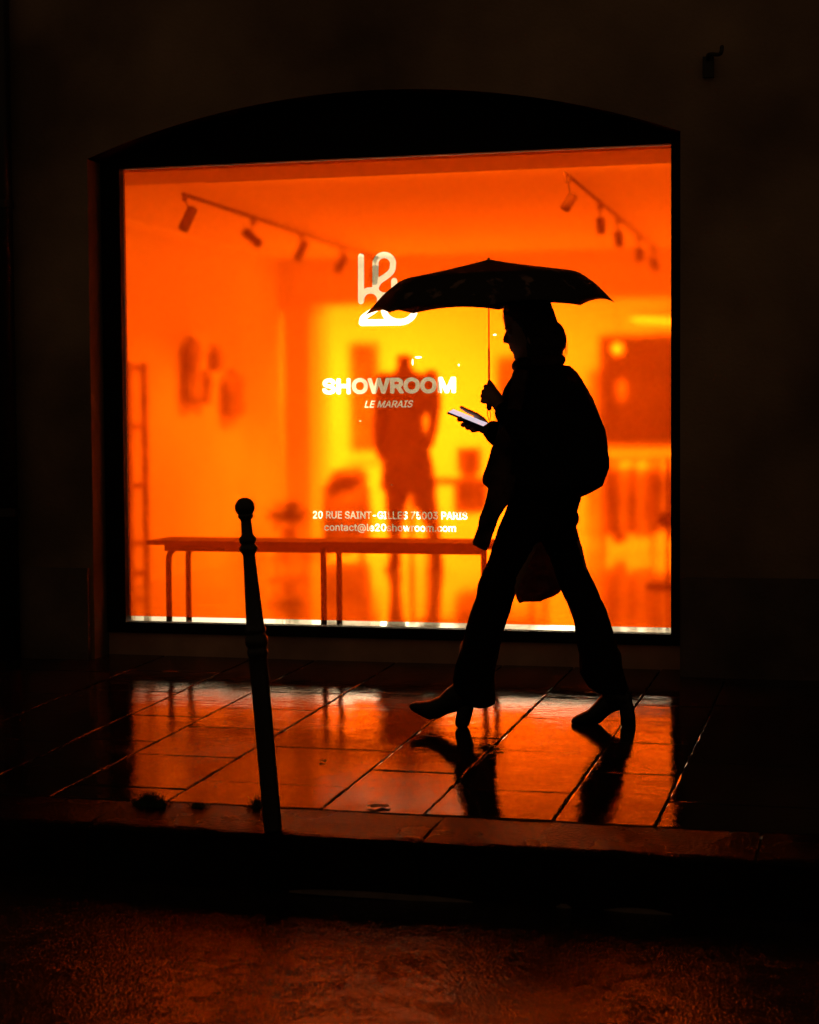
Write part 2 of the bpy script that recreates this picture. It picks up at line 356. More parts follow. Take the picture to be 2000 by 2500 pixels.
# road: gently uneven sheet
nx, ny = 140, 70; V, Fs = [], []
for j in range(ny+1):
    y = YK1+.02-(j/ny)**1.6*14
    for i in range(nx+1):
        x = XA+(XB-XA)*i/nx
        V.append((x, y, ZR+.004*math.sin(x*2.1+y*1.3)+.003*math.sin(x*5.3-y*4.1)+.010*min(1, (YK1-y)/1.2)))
for j in range(ny):
    for i in range(nx): Fs.append((j*(nx+1)+i, j*(nx+1)+i+1, (j+1)*(nx+1)+i+1, (j+1)*(nx+1)+i))
tag(mesh('road', (V, Fs), M['asphalt'], smooth=True), kind='structure')
# broken lip added for the glint along the kerb foot, coloured paler
V, Fs = [], []
for (ua, ub) in ((690, 1148), (1350, 1392), (1470, 1640)):
    a = onZ(ua, 2170+(ua-500)*.052, ZR+.012)[0]; b = onZ(ub, 2170+(ub-500)*.052, ZR+.012)[0]
    n = max(3, int((b-a)/.04)); n0 = len(V)
    for k in range(n+1):
        xx = a+(b-a)*k/n; e = math.sin(math.pi*k/n)**.4 if 0 < k < n else .05; wv = e*random.uniform(.6, 1)
        V += [(xx, YK1-.004, ZR+.002+.012*e), (xx, YK1-.006-.006*wv, ZR+.002+.010*e), (xx, YK1-.010-.012*wv, ZR-.002)]
    for k in range(n):
        for j in range(2): Fs.append((n0+k*3+j, n0+(k+1)*3+j, n0+(k+1)*3+j+1, n0+k*3+j+1))
M['glint_lip'] = pbr('wet_glint_lip', (.10, .07, .05), .4, spec=.4, var=.3, vscale=20, bump=.5, bscale=60)
tag(mesh('kerb_glint_lip', (V, Fs), M['glint_lip'], smooth=True), kind='structure')

# ------------------------------------------------------------------ shop front
YF = -.18
gl = [onY(314, 1517, 0), onY(1640, 1547, 0), onY(1641, 353, 0), onY(298, 414, 0)]
GX0 = (gl[0][0]+gl[3][0])/2; GX1 = (gl[1][0]+gl[2][0])/2; GZ0 = (gl[0][2]+gl[1][2])/2; GZ1 = (gl[2][2]+gl[3][2])/2
OX0 = onY(221, 900, YF)[0]; OX1 = onY(1661, 900, YF)[0]
aL = onY(262, 392, YF)[2]; aR = onY(1661, 313, YF)[2]; spring = (aL+aR)/2; crown = onY(960, 217, YF)[2]
bld = empty('shop_building', (0, 0, 0)); tag(bld, 'dark rendered street facade with a wide arched window glowing orange', 'building')
half = (OX1-OX0)/2; xm = (OX0+OX1)/2; rise = crown-spring; RAD = (half**2+rise**2)/(2*rise)
def arch(x): return spring+math.sqrt(max(0, RAD**2-(x-xm)**2))-(RAD-rise)
TOP = 6.0
V, Fs = [], []
def quad(a, b, c, d): n = len(V); V.extend([a, b, c, d]); Fs.append((n, n+1, n+2, n+3))
ZB = -.1
def grid(x0, x1, z0, z1, y):
    quad((x0, y, z0), (x1, y, z0), (x1, y, z1), (x0, y, z1))
grid(XA, OX0, ZB, TOP, YF); grid(OX1, XB, ZB, TOP, YF)
n = 48
for i in range(n):
    a = OX0+(OX1-OX0)*i/n; b = OX0+(OX1-OX0)*(i+1)/n
    quad((a, YF, arch(a)), (b, YF, arch(b)), (b, YF, TOP), (a, YF, TOP))
wallo = mesh('facade_wall', (V, Fs), M['stucco'], bld)
V, Fs = [], []
quad((OX0, YF, ZB), (OX0, YF, spring), (OX0, .05, spring), (OX0, .05, ZB)); V2 = V; F2 = Fs; V, Fs = [], []; quad((OX1, YF, ZB), (OX1, YF, spring), (OX1, .05, spring), (OX1, .05, ZB))
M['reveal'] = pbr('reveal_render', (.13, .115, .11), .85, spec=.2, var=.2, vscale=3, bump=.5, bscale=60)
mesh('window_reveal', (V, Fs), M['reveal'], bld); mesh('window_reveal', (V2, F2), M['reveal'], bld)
V, Fs = [], []
for i in range(n):
    a = OX0+(OX1-OX0)*i/n; b = OX0+(OX1-OX0)*(i+1)/n
    quad((a, YF, arch(a)), (b, YF, arch(b)), (b, .05, arch(b)), (a, .05, arch(a)))
mesh('arch_soffit', (V, Fs), M['black_panel'], bld)
FW = .045
V, Fs = [], []
fz1 = GZ1+.05
for i in range(n):
    a = OX0+(OX1-OX0)*i/n; b = OX0+(OX1-OX0)*(i+1)/n
    quad((a, .02, fz1-.01), (b, .02, fz1-.01), (b, .02, max(fz1, arch(b))), (a, .02, max(fz1, arch(a))))
mesh('arched_panel', (V, Fs), M['black_panel'], bld)
FX0 = onY(268, 900, -.03)[0]
fb = onY(960, 1560, -.03)[2]
frame = mesh('window_frame', join([box(OX0+.003, GX0, -.035, .035, fb+.001, GZ1), box(GX1, OX1-.003, -.035, .035, fb+.001, GZ1), box(OX0+.003, OX1-.003, -.034, .036, GZ1, GZ1+.05), box(GX0, GX1, -.036, .034, fb, GZ0)]), M['black_frame'], bld)
# reveal strip stands left of the frame; wall under the window
mesh('sill_wall', box(OX0+.002, OX1-.002, -.015, .06, ZB, fb), M['sill_wall'], bld)
for a, b in ((XA, OX0-.02), (OX1+.01, XB)):
    zt = .445
    mesh('plinth', box(a, b, YF-.03, YF-.001, ZB, zt), M['plinth'], bld)
# upper storey string course keeps the wall from being a bare plane
mesh('string_course', box(XA, XB, YF-.06, YF-.001, 3.55, 3.72), M['stucco'], bld)
# downpipe at far left, bracket at top right
px_ = onY(10, 900, YF-.07)[0]
dp = empty('drainpipe', (px_, YF-.07, 0)); tag(dp, 'dark round drainpipe running down the facade at the far left edge', 'drainpipe')
mesh('pipe', tube([(px_, YF-.07, -.09), (px_, YF-.07, 5.9)], .055, 16, False), M['iron'], dp, True)
for z in (.7, 2.2, 3.4): mesh('pipe_clamp', join([tube([(px_, YF-.07, z), (px_, YF-.07, z+.04)], .062, 16, False), box(px_-.015, px_+.015, YF-.03, YF-.001, z, z+.04)]), M['iron'], dp)
c = onY(1728, 160, YF-.05)
br = empty('wall_bracket', c); tag(br, 'small black iron bracket fixed to the facade at the upper right', 'bracket')
e = onY(1758, 133, YF-.10)
mesh('hook', tube(smoothpath([(c[0], YF-.001, c[2]+.02), (c[0]+.005, YF-.06, c[2]+.045), (e[0], YF-.11, e[2]), (e[0]+.01, YF-.11, e[2]+.03)]), .009, 8), M['iron'], br, True)
mesh('mounting_plate', box(c[0]-.024, c[0]+.024, YF-.028, YF-.001, c[2]-.045, c[2]+.045), M['iron'], br)

# --- lettering: outlines from glyphs, thickened on a distance grid
def sdf_loops(segs, inside, x0, x1, z0, z1, h, grow):
    """segs (n,4) outline pieces; inside(x,z)->bool grid; returns closed loops at distance grow"""
    gx = np.arange(x0-grow*2-2*h, x1+grow*2+3*h, h); gzv = np.arange(z0-grow*2-2*h, z1+grow*2+3*h, h)
    X, Z = np.meshgrid(gx, gzv)
    D = np.full(X.shape, 1e9); 
    for (ax, az, bx, bz) in segs:
        dx, dz = bx-ax, bz-az; l2 = dx*dx+dz*dz+1e-18; mgn = grow+3*h
        i0, i1 = np.searchsorted(gx, (min(ax, bx)-mgn, max(ax, bx)+mgn)); j0, j1 = np.searchsorted(gzv, (min(az, bz)-mgn, max(az, bz)+mgn))
        xs_, zs_ = X[j0:j1, i0:i1], Z[j0:j1, i0:i1]
        t = np.clip(((xs_-ax)*dx+(zs_-az)*dz)/l2, 0, 1)
        D[j0:j1, i0:i1] = np.minimum(D[j0:j1, i0:i1], np.hypot(xs_-ax-t*dx, zs_-az-t*dz))
    D = np.minimum(D, 10*h+grow)
    if inside is not None: D = np.where(inside(X, Z), -D, D)
    return march(gx, gzv, D-grow)
def march(gx, gy, S):
    S = np.where(np.abs(S) < 1e-12, 1e-12, S); edges = {}
    def pt(i, j, k, l):      # crossing between nodes
        a, b = S[j, i], S[l, k]; f = a/(a-b); return (gx[i]+(gx[k]-gx[i])*f, gy[j]+(gy[l]-gy[j])*f)
    P = {}
    inside = S < 0; c = inside[:-1, :-1]*1+inside[:-1, 1:]*2+inside[1:, 1:]*4+inside[1:, :-1]*8
    tab = {1: [(3,0)], 2: [(0,1)], 3: [(3,1)], 4: [(1,2)], 5: [(3,0),(1,2)], 6: [(0,2)], 7: [(3,2)], 8: [(2,3)], 9: [(2,0)], 10: [(0,1),(2,3)], 11: [(2,1)], 12: [(1,3)], 13: [(1,0)], 14: [(0,3)]}
    for j, i in zip(*np.where((c > 0) & (c < 15))):
        ek = [('h', i, j), ('v', i+1, j), ('h', i, j+1), ('v', i, j)]
        for a, b in tab[int(c[j, i])]:
            for q in (a, b):
                if ek[q] not in P:
                    t, ii, jj = ek[q]; P[ek[q]] = pt(ii, jj, ii+1, jj) if t == 'h' else pt(ii, jj, ii, jj+1)
            edges[ek[a]] = ek[b]
    loops = []
    while edges:
        s, nx_ = edges.popitem(); lp = [P[s]]
        while nx_ in edges: lp.append(P[nx_]); nx_ = edges.pop(nx_)
        if len(lp) > 6: loops.append(simplify(lp))
    return loops
def simplify(lp, tol=.00012):
    P_ = np.array(lp); keep = np.zeros(len(P_), bool); n = len(P_)
    far = int(np.argmax(np.hypot(*(P_-P_[0]).T))); keep[0] = keep[far] = True
    st = [(0, far), (far, n)]
    while st:
        a, b = st.pop()
        if b-a < 2: continue
        A, B = P_[a], P_[b % n]; d = B-A; l = np.hypot(*d)+1e-12; q = P_[a+1:b]-A; dist = np.abs(d[0]*q[:, 1]-d[1]*q[:, 0])/l
        k = int(np.argmax(dist))
        if dist[k] > tol: k += a+1; keep[k] = True; st += [(a, k), (k, b)]
    return [tuple(p) for p in P_[keep]]
fpath = os.path.join(bpy.utils.resource_path('LOCAL'), 'datafiles', 'fonts', 'Inter.woff2')
try: FONT = bpy.data.fonts.load(fpath)
except Exception: FONT = None
def glyph_polys(txt, shear=0.0):
    cu = bpy.data.curves.new('t', 'FONT'); cu.body = txt; cu.shear = shear
    if FONT: cu.font = FONT
    o = link(bpy.data.objects.new('t', cu)); bpy.context.view_layer.update()
    bpy.ops.object.select_all(action='DESELECT'); o.select_set(True); bpy.context.view_layer.objects.active = o
    bpy.ops.object.convert(target='CURVE'); o = bpy.context.view_layer.objects.active
    polys = []
    for s in o.data.splines:
        pts = []
        bp = s.bezier_points; n_ = len(bp)
        for i in range(n_):
            a, b = bp[i], bp[(i+1) % n_]
            p0, p1, p2, p3 = a.co, a.handle_right, b.handle_left, b.co
            for k in range(6):
                t = k/6; q = p0*(1-t)**3+p1*3*t*(1-t)**2+p2*3*t*t*(1-t)+p3*t**3; pts.append((q.x, q.y))
        polys.append(pts)
    bpy.data.objects.remove(o); return polys
def text_loops(txt, uL, uR, vtop, vbot, vm, grow, shear=0.0, h=.0007):
    """fit between picture columns on the glass; cap/ascender top and baseline rows at the middle"""
    polys = glyph_polys(txt, shear); A = np.array([p for q in polys for p in q])
    base = glyph_polys('x'); yb = 0.0
    X0, X1 = onY(uL, vm, 0)[0], onY(uR, vm, 0)[0]; um = (uL+uR)/2; zt, zb = onY(um, vtop, 0)[2], onY(um, vbot, 0)[2]
    asc = np.array([p for q in glyph_polys('l' if txt[0].islower() else 'H') for p in q])[:, 1].max()
    sx = (X1-X0-2*grow)/(A[:, 0].max()-A[:, 0].min()); sz = (zt-zb-2*grow)/asc; ox = X0+grow-A[:, 0].min()*sx
    W = [[(ox+x*sx, zb+grow+y*sz) for x, y in q] for q in polys]
    segs = [(a[0], a[1], b[0], b[1]) for q in W for a, b in zip(q, q[1:]+q[:1])]
    def inside(X, Z):
        wn = np.zeros(X.shape, int); gx, gz_ = X[0], Z[:, 0]
        for ax, az, bx, bz in segs:
            if az == bz: continue
            s = 1 if bz > az else -1; lo, hi = min(az, bz), max(az, bz); j0, j1 = np.searchsorted(gz_, (lo, hi))
            for j in range(j0, j1):
                xc = ax+(bx-ax)*(gz_[j]-az)/(bz-az); i = np.searchsorted(gx, xc); wn[j, :i] += s
        return wn != 0
    B = np.array([p for q in W for p in q])
    return sdf_loops(segs, inside, B[:, 0].min(), B[:, 0].max(), B[:, 1].min(), B[:, 1].max(), h, grow)
LET = []
LET.append(('SHOWROOM', text_loops('SHOWROOM', 785, 1112, 922, 961, 941, .0058, h=.001)))
LET.append(('LE MARAIS', text_loops('LE MARAIS', 888, 1008, 977.5, 995, 986, .0012, .28)))
LET.append(('20 RUE SAINT-GILLES 75003 PARIS', text_loops('20 RUE SAINT-GILLES 75003 PARIS', 762, 1140, 1249, 1267.5, 1258, .0012, 0.0, .0005)))
LET.append(('contact@le20showroom.com', text_loops('contact@le20showroom.com', 790, 1112, 1279.5, 1297.5, 1290, .0011, 0.0, .0005)))
# the monogram above: round-ended strokes
def zl(x, y): p = onY(750+x/4.3125, 580+y/4.3125, 0); return (p[0], p[2])
def arcp(cx, cy, rx, ry, a0, a1, n=22): return [(cx+rx*math.cos(R_(a0+(a1-a0)*k/n)), cy+ry*math.sin(R_(a0+(a1-a0)*k/n))) for k in range(n+1)]
def spl(p, n=8): return [tuple(q) for q in smoothpath([(a, b) for a, b in p], n)]
strokes = [[(560, 197), (560, 665)],
           [(712, 530)]+[(712, 285)]+arcp(805, 274, 93, 93, 180, 360)+spl([(898, 274), (885, 345), (830, 400), (752, 455), (714, 520)]),
           spl([(714, 520), (716, 545), (745, 590), (805, 608), (865, 592), (905, 545), (910, 500), (910, 455)]),
           [(560, 665)]+arcp(662, 650, 100, 97, 190, 360)+spl([(762, 650), (752, 705), (700, 760), (620, 815), (580, 850), (570, 893)]),
           [(570, 896), (960, 888)], arcp(965, 752, 163, 137, 0, 360, 48)]
segs = []
for s in strokes:
    q = [zl(*p) for p in s]; segs += [(a[0], a[1], b[0], b[1]) for a, b in zip(q, q[1:])]
B = np.array([(s[0], s[1]) for s in segs])
LET.append(('monogram', sdf_loops(segs, None, B[:, 0].min(), B[:, 0].max(), B[:, 1].min(), B[:, 1].max(), .0015, abs(zl(32, 0)[0]-zl(0, 0)[0]))))
def flat_fill(name, loops, mat, parent, y, ext, outer=None):
    cu = bpy.data.curves.new(name, 'CURVE'); cu.dimensions = '2D'; cu.fill_mode = 'BOTH'; cu.extrude = ext
    for lp in ([outer] if outer else [])+loops:
        s = cu.splines.new('POLY'); s.points.add(len(lp)-1); s.use_cyclic_u = True
        for i, (x, z) in enumerate(lp): s.points[i].co = (x, z, 0, 1)
    o = link(bpy.data.objects.new(name, cu)); dg = bpy.context.evaluated_depsgraph_get()
    me = bpy.data.meshes.new_from_object(o.evaluated_get(dg)); bpy.data.objects.remove(o); me.name = name
    me.transform(Matrix.Translation((0, y, 0)) @ Matrix.Rotation(R_(90), 4, 'X'))
    bm = bmesh.new(); bm.from_mesh(me); bmesh.ops.remove_doubles(bm, verts=bm.verts, dist=1e-6); bmesh.ops.recalc_face_normals(bm, faces=bm.faces); bm.to_mesh(me); bm.free()
    me.materials.clear(); me.materials.append(mat); me.shade_flat()
    ob = link(bpy.data.objects.new(name, me)); ob.parent = parent; return ob
allL = [l for _, ls in LET for l in ls]
def nick(u, v, w, h): return [(onY(u, v, 0)[0]+w*.00195/2*math.cos(q), onY(u, v, 0)[2]+h*.00195/2*math.sin(q)) for q in [2*math.pi*k/10 for k in range(10)]]
allL += [nick(1020, 872, 17, 4.5), nick(1207, 817, 9, 4), nick(1119, 891, 4, 5), nick(1006, 884, 3, 16), nick(878, 1028, 6, 2.5), nick(955, 1184, 4, 3)]
FZ0 = GZ0+.026
film = flat_fill('window_film', allL, M['film'], frame, .012, .0006, [(GX0+.001, FZ0), (GX1-.001, FZ0), (GX1-.001, GZ1-.001), (GX0+.001, GZ1-.001)])
for t_, ls in LET:
    o = flat_fill('monogram' if t_ == 'monogram' else 'lettering', ls, M['letter'], frame, .012, .0001)
    o['label'] = 'clear cut-out monogram of rounded strokes on the orange film' if t_ == 'monogram' else 'clear cut-out lettering reading ' + t_
mesh('glass_pane', ([(GX0, .004, GZ0), (GX1, .004, GZ0), (GX1, .004, GZ1), (GX0, .004, GZ1)], [(0,1,2,3)]), M['glass'], frame)

# ------------------------------------------------------------------ the room behind
FLZ = .10; CZ = 2.45; YB = 5.5; YE = 8.6
XL = -4.62; XR = .9; XBL = onY(806, 900, YE)[0]
tag(mesh('room_floor', ([(XL-1.5, .06, FLZ), (XR+1.5, .06, FLZ), (XR+1.5, YE, FLZ), (XL-1.5, YE, FLZ)], [(0,1,2,3)]), M['room_floor']), kind='structure')
def struct(name, vf, mat): return tag(mesh(name, vf, mat), kind='structure')
struct('room_ceiling', join([box(XL-.2, XR+.2, .62, YB, CZ, CZ+.1), box(XL-.2, XR+1.5, YB+.25, YE, 2.62, 2.7)]), M['ceiling'])
struct('room_wall', join([box(XL-.2, XL, .06, YB, FLZ+.001, CZ), box(XR, XR+.2, .06, YB, FLZ+.001, CZ), box(XL-.2, GX0-.06, .061, .16, FLZ+.002, CZ), box(GX1+.06, XR+.2, .061, .16, FLZ+.002, CZ),
     box(XL-1.5, XR+1.5, YE, YE+.15, FLZ+.001, 2.7), box(XBL-.15, XBL, YB+.26, YE, FLZ+.001, 2.7), box(XR+1.35, XR+1.5, YB, YE, FLZ+.001, 2.7)]), M['white_wall'])
bandz = (onY(298, 455, .6)[2]+onY(1640, 392, .6)[2])/2
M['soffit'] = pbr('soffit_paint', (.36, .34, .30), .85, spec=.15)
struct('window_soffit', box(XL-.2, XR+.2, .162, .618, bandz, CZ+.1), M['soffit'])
bz0 = onY(1640, 723, YB)[2]
struct('room_beam', box(XL-.2, XR+1.5, YB+.001, YB+.25, bz0, 2.62), M['beam'])
cx0, cx1 = onY(690, 1000, YB-.02)[0], onY(756, 1000, YB-.02)[0]
struct('room_column', join([box(cx0, cx1, YB-.02, YB+.27, FLZ+.002, bz0-.06), box(cx0-.04, cx1+.04, YB-.05, YB+.3, bz0-.06, bz0-.001), box(cx0-.02, cx1+.02, YB-.04, YB+.29, FLZ+.002, FLZ+.12)]), M['beam'])
def area(name, loc, rot, sx, sy, power, parent=None, col=WARM):
    l = bpy.data.lights.new(name, 'AREA'); l.shape = 'RECTANGLE'; l.size = sx; l.size_y = sy; l.energy = power; l.color = col
    o = link(bpy.data.objects.new(name, l)); o.location = loc; o.rotation_euler = rot
    return o
def added_panel_light(x, y, z, sx, sy, power, label):  # unseen lamps added out of view to light the back room
    t = empty('added_ceiling_light', (x, y, z)); tag(t, label, 'added light')
    mesh('light_housing', box(x-sx/2-.02, x+sx/2+.02, y-sy/2-.02, y+sy/2+.02, z-.03, z-.002), M['dark_metal'], t)
    mesh('diffuser', box(x-sx/2, x+sx/2, y-sy/2, y+sy/2, z-.036, z-.031), M['bulb_glow'], t)
    a = area('lamp_glow', (x, y, z-.045), (0, 0, 0), sx, sy, power); a.parent = t; a.matrix_parent_inverse = Matrix.Translation((-x, -y, -z))
added_panel_light(-4.8, 6.3, 2.62, .4, .7, 1500, 'unseen ceiling light added to brighten the back room, left of the mannequin')
added_panel_light(-1.7, 6.2, 2.62, 1.4, .7, 340, 'unseen ceiling light added to brighten the back room, above the clothes rack')

# track lights
def track(name_label, ends, conns, heads, power, rnd):
    a = onZ(*ends[0], CZ-.045); b = onZ(*ends[1], CZ-.045); t = empty('track_light', a); tag(t, name_label, 'track light')
    d = b-a; d /= np.linalg.norm(d)
    mesh('rail', tube([a, b], .013, 4, False), M['dark_metal'], t)
    for k, ((cu_, cv), (hu, hv, tilt)) in enumerate(zip(conns, heads)):
        c = onZ(cu_, cv, CZ-.06); dep = np.dot(c-CAM, fwd); h = CAM+ray(hu, hv)*(dep/1.0)
        ax = rt*math.sin(R_(tilt))+dn*math.cos(R_(tilt)); ax = ax-fwd*.25; ax /= np.linalg.norm(ax)
        L2, r_ = (.070, .029) if not rnd else (.046, .027)
        s = mesh('spotlight', tube([h-ax*L2, h-ax*L2*.95, h+ax*L2*.95, h+ax*L2], [r_*.8, r_, r_, r_*.9], 16, False), M['dark_metal'], t, True)
        mesh('stem', join([tube([c+np.array([0,0,.015]), c-np.array([0,0,.03])], .014, 10, False), tube([c-np.array([0,0,.02]), h-ax*L2*.5], .0045, 8, False)]), M['dark_metal'], s)
        if power and k >= 2:
            l = bpy.data.lights.new('spot_beam', 'SPOT'); l.energy = power*(.3, .8, 1.5)[k-2]; l.color = WARM; l.spot_size = R_(95); l.spot_blend = 1; l.shadow_soft_size = .03
            o = link(bpy.data.objects.new('spot_beam', l)); p0 = h+ax*(L2+.035); o.location = p0
            o.rotation_mode = 'QUATERNION'; o.rotation_quaternion = Vector((0, 0, -1)).rotation_difference(Vector(ax-fwd*.1+np.array([0, .25, 0]))); o.parent = s; o.matrix_parent_inverse = s.matrix_world.inverted()
            o.parent = None; o.parent = t; o.matrix_parent_inverse = Matrix.Translation(-Vector(t.location))
    return t
track('long ceiling rail with five tube spotlights over the left half of the showroom', ((447, 474), (922, 629)),
      [(451, 478), (618, 537), (735, 575), (835, 607), (916, 630)], [(459, 534, -22), (616, 581, 48), (735, 612, -24), (833, 643, -25), (915, 671, -8)], 300, False)
track('short ceiling rail with five rounded spotlights at the right of the showroom', ((1380, 422), (1602, 607)),
      [(1387, 432), (1465, 500), (1509, 535), (1559, 580), (1596, 606)], [(1389, 493, -30), (1467, 551, 3), (1511, 583, 8), (1561, 621, 3), (1598, 646, 24)], 0, True)
# unseen strip lamp added behind the window soffit to brighten the showroom
def added_soft_strip(loc, rot, sx, sy, power, label):
    t = empty('added_soft_light', loc); tag(t, label, 'recessed light')
    Rm = Matrix.Rotation(rot[2], 4, 'Z') @ Matrix.Rotation(rot[1], 4, 'Y') @ Matrix.Rotation(rot[0], 4, 'X')
    vf = box(-sx/2, sx/2, -sy/2, sy/2, .004, .02); v = [tuple(Matrix.Translation(loc) @ (Rm @ Vector(p))) for p in vf[0]]
    mesh('light_housing', (v, vf[1]), M['dark_metal'], t)
    a = area('lamp_glow', (0, 0, 0), (0, 0, 0), sx*.95, sy*.9, power); a.parent = t; a.rotation_euler = rot
added_soft_strip((-1.6, .68, 2.43), (R_(50), 0, 0), 3.6, .06, 100, 'long unseen light added behind the window head to brighten the showroom')

# fluorescent tube and bulb at right
a = onY(1548, 779, 6.6); b = onY(1700, 787, 6.6)
t = empty('strip_light', a); tag(t, 'lit fluorescent strip light above the dark cabinet at right', 'strip light')
mesh('lit_tube', tube([a, b], .017, 12), M['tube_glow'], t, True)
mesh('light_housing', box(a[0]-.02, b[0]+.02, 6.6-.02, 6.6+.02, a[2]+.022, a[2]+.05), M['dark_metal'], t)
c = onY(1507, 851, 6.2); t = empty('hanging_bulb', c); tag(t, 'small round lit bulb hanging in front of the dark cabinet', 'bulb')
mesh('bulb', ellipsoid(c, (.034, .034, .038)), M['bulb_glow'], t, True); mesh('cord', tube([c+np.array([0,0,.04]), (c[0], c[1], 2.6)], .003, 6), M['dark_metal'], t)

# long low bench behind the glass
YBn = .50
bl = onY(380, 1325, YBn); brr = onY(1215, 1330, YBn); bzt = onY(600, 1320, YBn-.05)[2]; xs0 = onY(808, 1320, YBn)[0]
bench = empty('bench', (bl[0], YBn, FLZ)); tag(bench, 'long low bench of two dark boards on bent tube legs behind the glass', 'bench')
mesh('seat_board', box(bl[0], xs0-.002, YBn-.12, YBn+.2, bzt-.022, bzt), M['dark_wood'], bench)
mesh('seat_board', box(xs0+.002, brr[0], YBn-.16, YBn+.19, bzt-.024, bzt+.006), M['dark_wood'], bench)
mesh('apron', box(bl[0]+.09, brr[0]-.05, YBn-.10, YBn-.075, bzt-.055, bzt-.024), M['dark_wood'], bench)
for u0 in (412, 790, 1182):
    for yy, sgn in ((YBn-.105, 1), (YBn+.17, 1)):
        lx = onY(u0, 1400, YBn-.105)[0]
        if u0 == 412: pts = smoothpath([(lx, yy, FLZ), (lx, yy, bzt-.16), (lx+.006, yy, bzt-.075), (lx+.045, yy, bzt-.038), (lx+.12, yy, bzt-.036), (lx+.3, yy, bzt-.036)], 5)
        else: pts = [(lx, yy, FLZ), (lx, yy, bzt-.03)]
        mesh('leg', tube(pts, .0155, 10), M['dark_metal'], bench, True)

# mannequin in trousers and coat
fm = onZ(1000, 1392, FLZ); YM = fm[1]
man = empty('mannequin', (fm[0], YM, FLZ)); tag(man, 'headless mannequin in a long dark coat and flared trousers', 'mannequin')
mesh('neck', zslices([(866, 972, 1002, .045), (870, 968, 1005, .055), (890, 970, 1004, .052), (915, 962, 1012, .06)], YM), M['dark_cloth'], man, True)
fused('coat', [zslices([(903, 972, 1006, .07), (912, 950, 1030, .11), (922, 938, 1052, .13), (950, 937, 1052, .13), (1000, 948, 1040, .12), (1035, 950, 1036, .11), (1070, 948, 1042, .12), (1110, 940, 1052, .14), (1150, 932, 1060, .15), (1192, 930, 1066, .15), (1200, 934, 1062, .14)], YM),
     tube([onY(940, 925, YM), onY(929, 1000, YM-.02), onY(924, 1060, YM-.04), onY(932, 1112, YM-.05)], [.055, .05, .045, .04]),
     tube([onY(1052, 920, YM), onY(1062, 985, YM-.02), onY(1058, 1040, YM-.05), onY(1048, 1085, YM-.1)], [.058, .052, .046, .04])], M['dark_cloth'], man, .012, 2, .012, .1)
fused('trousers', [zslices([(1180, 940, 1000, .09), (1230, 940, 992, .09), (1300, 948, 982, .07), (1345, 952, 978, .06), (1370, 947, 981, .07), (1386, 944, 983, .07)], YM),
     zslices([(1180, 1000, 1062, .09), (1230, 1012, 1068, .09), (1300, 1044, 1076, .07), (1345, 1052, 1078, .06), (1370, 1052, 1082, .07), (1388, 1052, 1084, .07)], YM)], M['dark_cloth'], man, .010, 2)
for u in (961, 1068): mesh('shoe', xslices([(u-24, 1388, 1393, .03), (u-14, 1383, 1395, .045), (u+8, 1380, 1396, .045), (u+14, 1384, 1395, .03)], YM-.02), M['dark_cloth'], man, True)

# things on and by the walls
def wallpic(u0, u1, v0, v1, Y, label, cat, name, mat, sill=False):
    a = onY(u0, v0, Y); b = onY(u1, v1, Y); t = empty(name, (a[0], Y, b[2])); tag(t, label, cat)
    mesh('panel', box(a[0]+.015, b[0]-.015, Y-.02, Y, b[2]+.015, a[2]-.015), mat, t)
    mesh('frame', join([box(a[0], a[0]+.015, Y-.03, Y, b[2], a[2]), box(b[0]-.015, b[0], Y-.03, Y, b[2], a[2]), box(a[0]+.015, b[0]-.015, Y-.03, Y, a[2]-.015, a[2]), box(a[0]+.015, b[0]-.015, Y-.03, Y, b[2], b[2]+.015)]), mat, t)
    if sill: mesh('ledge', box(a[0]-.03, b[0]+.03, Y-.08, Y, b[2]-.09, b[2]-.06), M['beam'], t)
wallpic(855, 926, 838, 1100, YE-.002, 'tall narrow dark hanging panel on the back wall, left of the mannequin', 'wall panel', 'wall_panel', M['dark_cloth'], True)
wallpic(1212, 1290, 871, 1090, YE-.002, 'tall dark hanging panel on the back wall, behind the walker', 'wall panel', 'wall_panel', M['dark_cloth'])
# dark block in place of a dim doorway at right
a = onY(1462, 818, 7.6); b = onY(1800, 1085, 7.6)
t = empty('doorway', (a[0], 7.6, FLZ)); tag(t, 'dark block in place of a dim cabinet behind the hanging bulb', 'doorway')
mesh('shade_block', box(a[0], b[0], 7.6, 8.1, b[2], a[2]), M['doorway'], t)  # the dim opening's shade is put into this dark colour
for k in range(2): xx = a[0]+.02+k*.62; mesh('door', box(xx, xx+.58, 7.575, 7.599, b[2]+.03, a[2]-.35), M['doorway'], t)
mesh('pale_slot', box(*sorted((onY(1512, 950, 7.57)[0], onY(1526, 950, 7.57)[0])), 7.565, 7.574, onY(1520, 978, 7.57)[2], onY(1520, 930, 7.57)[2]), M['mid_cloth'], t)  # narrow strip in a paler plain cloth colour
mesh('plinth_base', box(a[0]+.05, b[0], 7.65, 8.1, FLZ+.002, b[2]-.002), M['white_wall'], t)
a = onY(1440, 905, 7.9); t = mesh('side_panel', box(a[0], a[0]+.12, 7.75, 8.0, FLZ+.002, a[2]), M['grey_cloth']); tag(t, 'narrow grey upright board left of the dark cabinet', 'board')
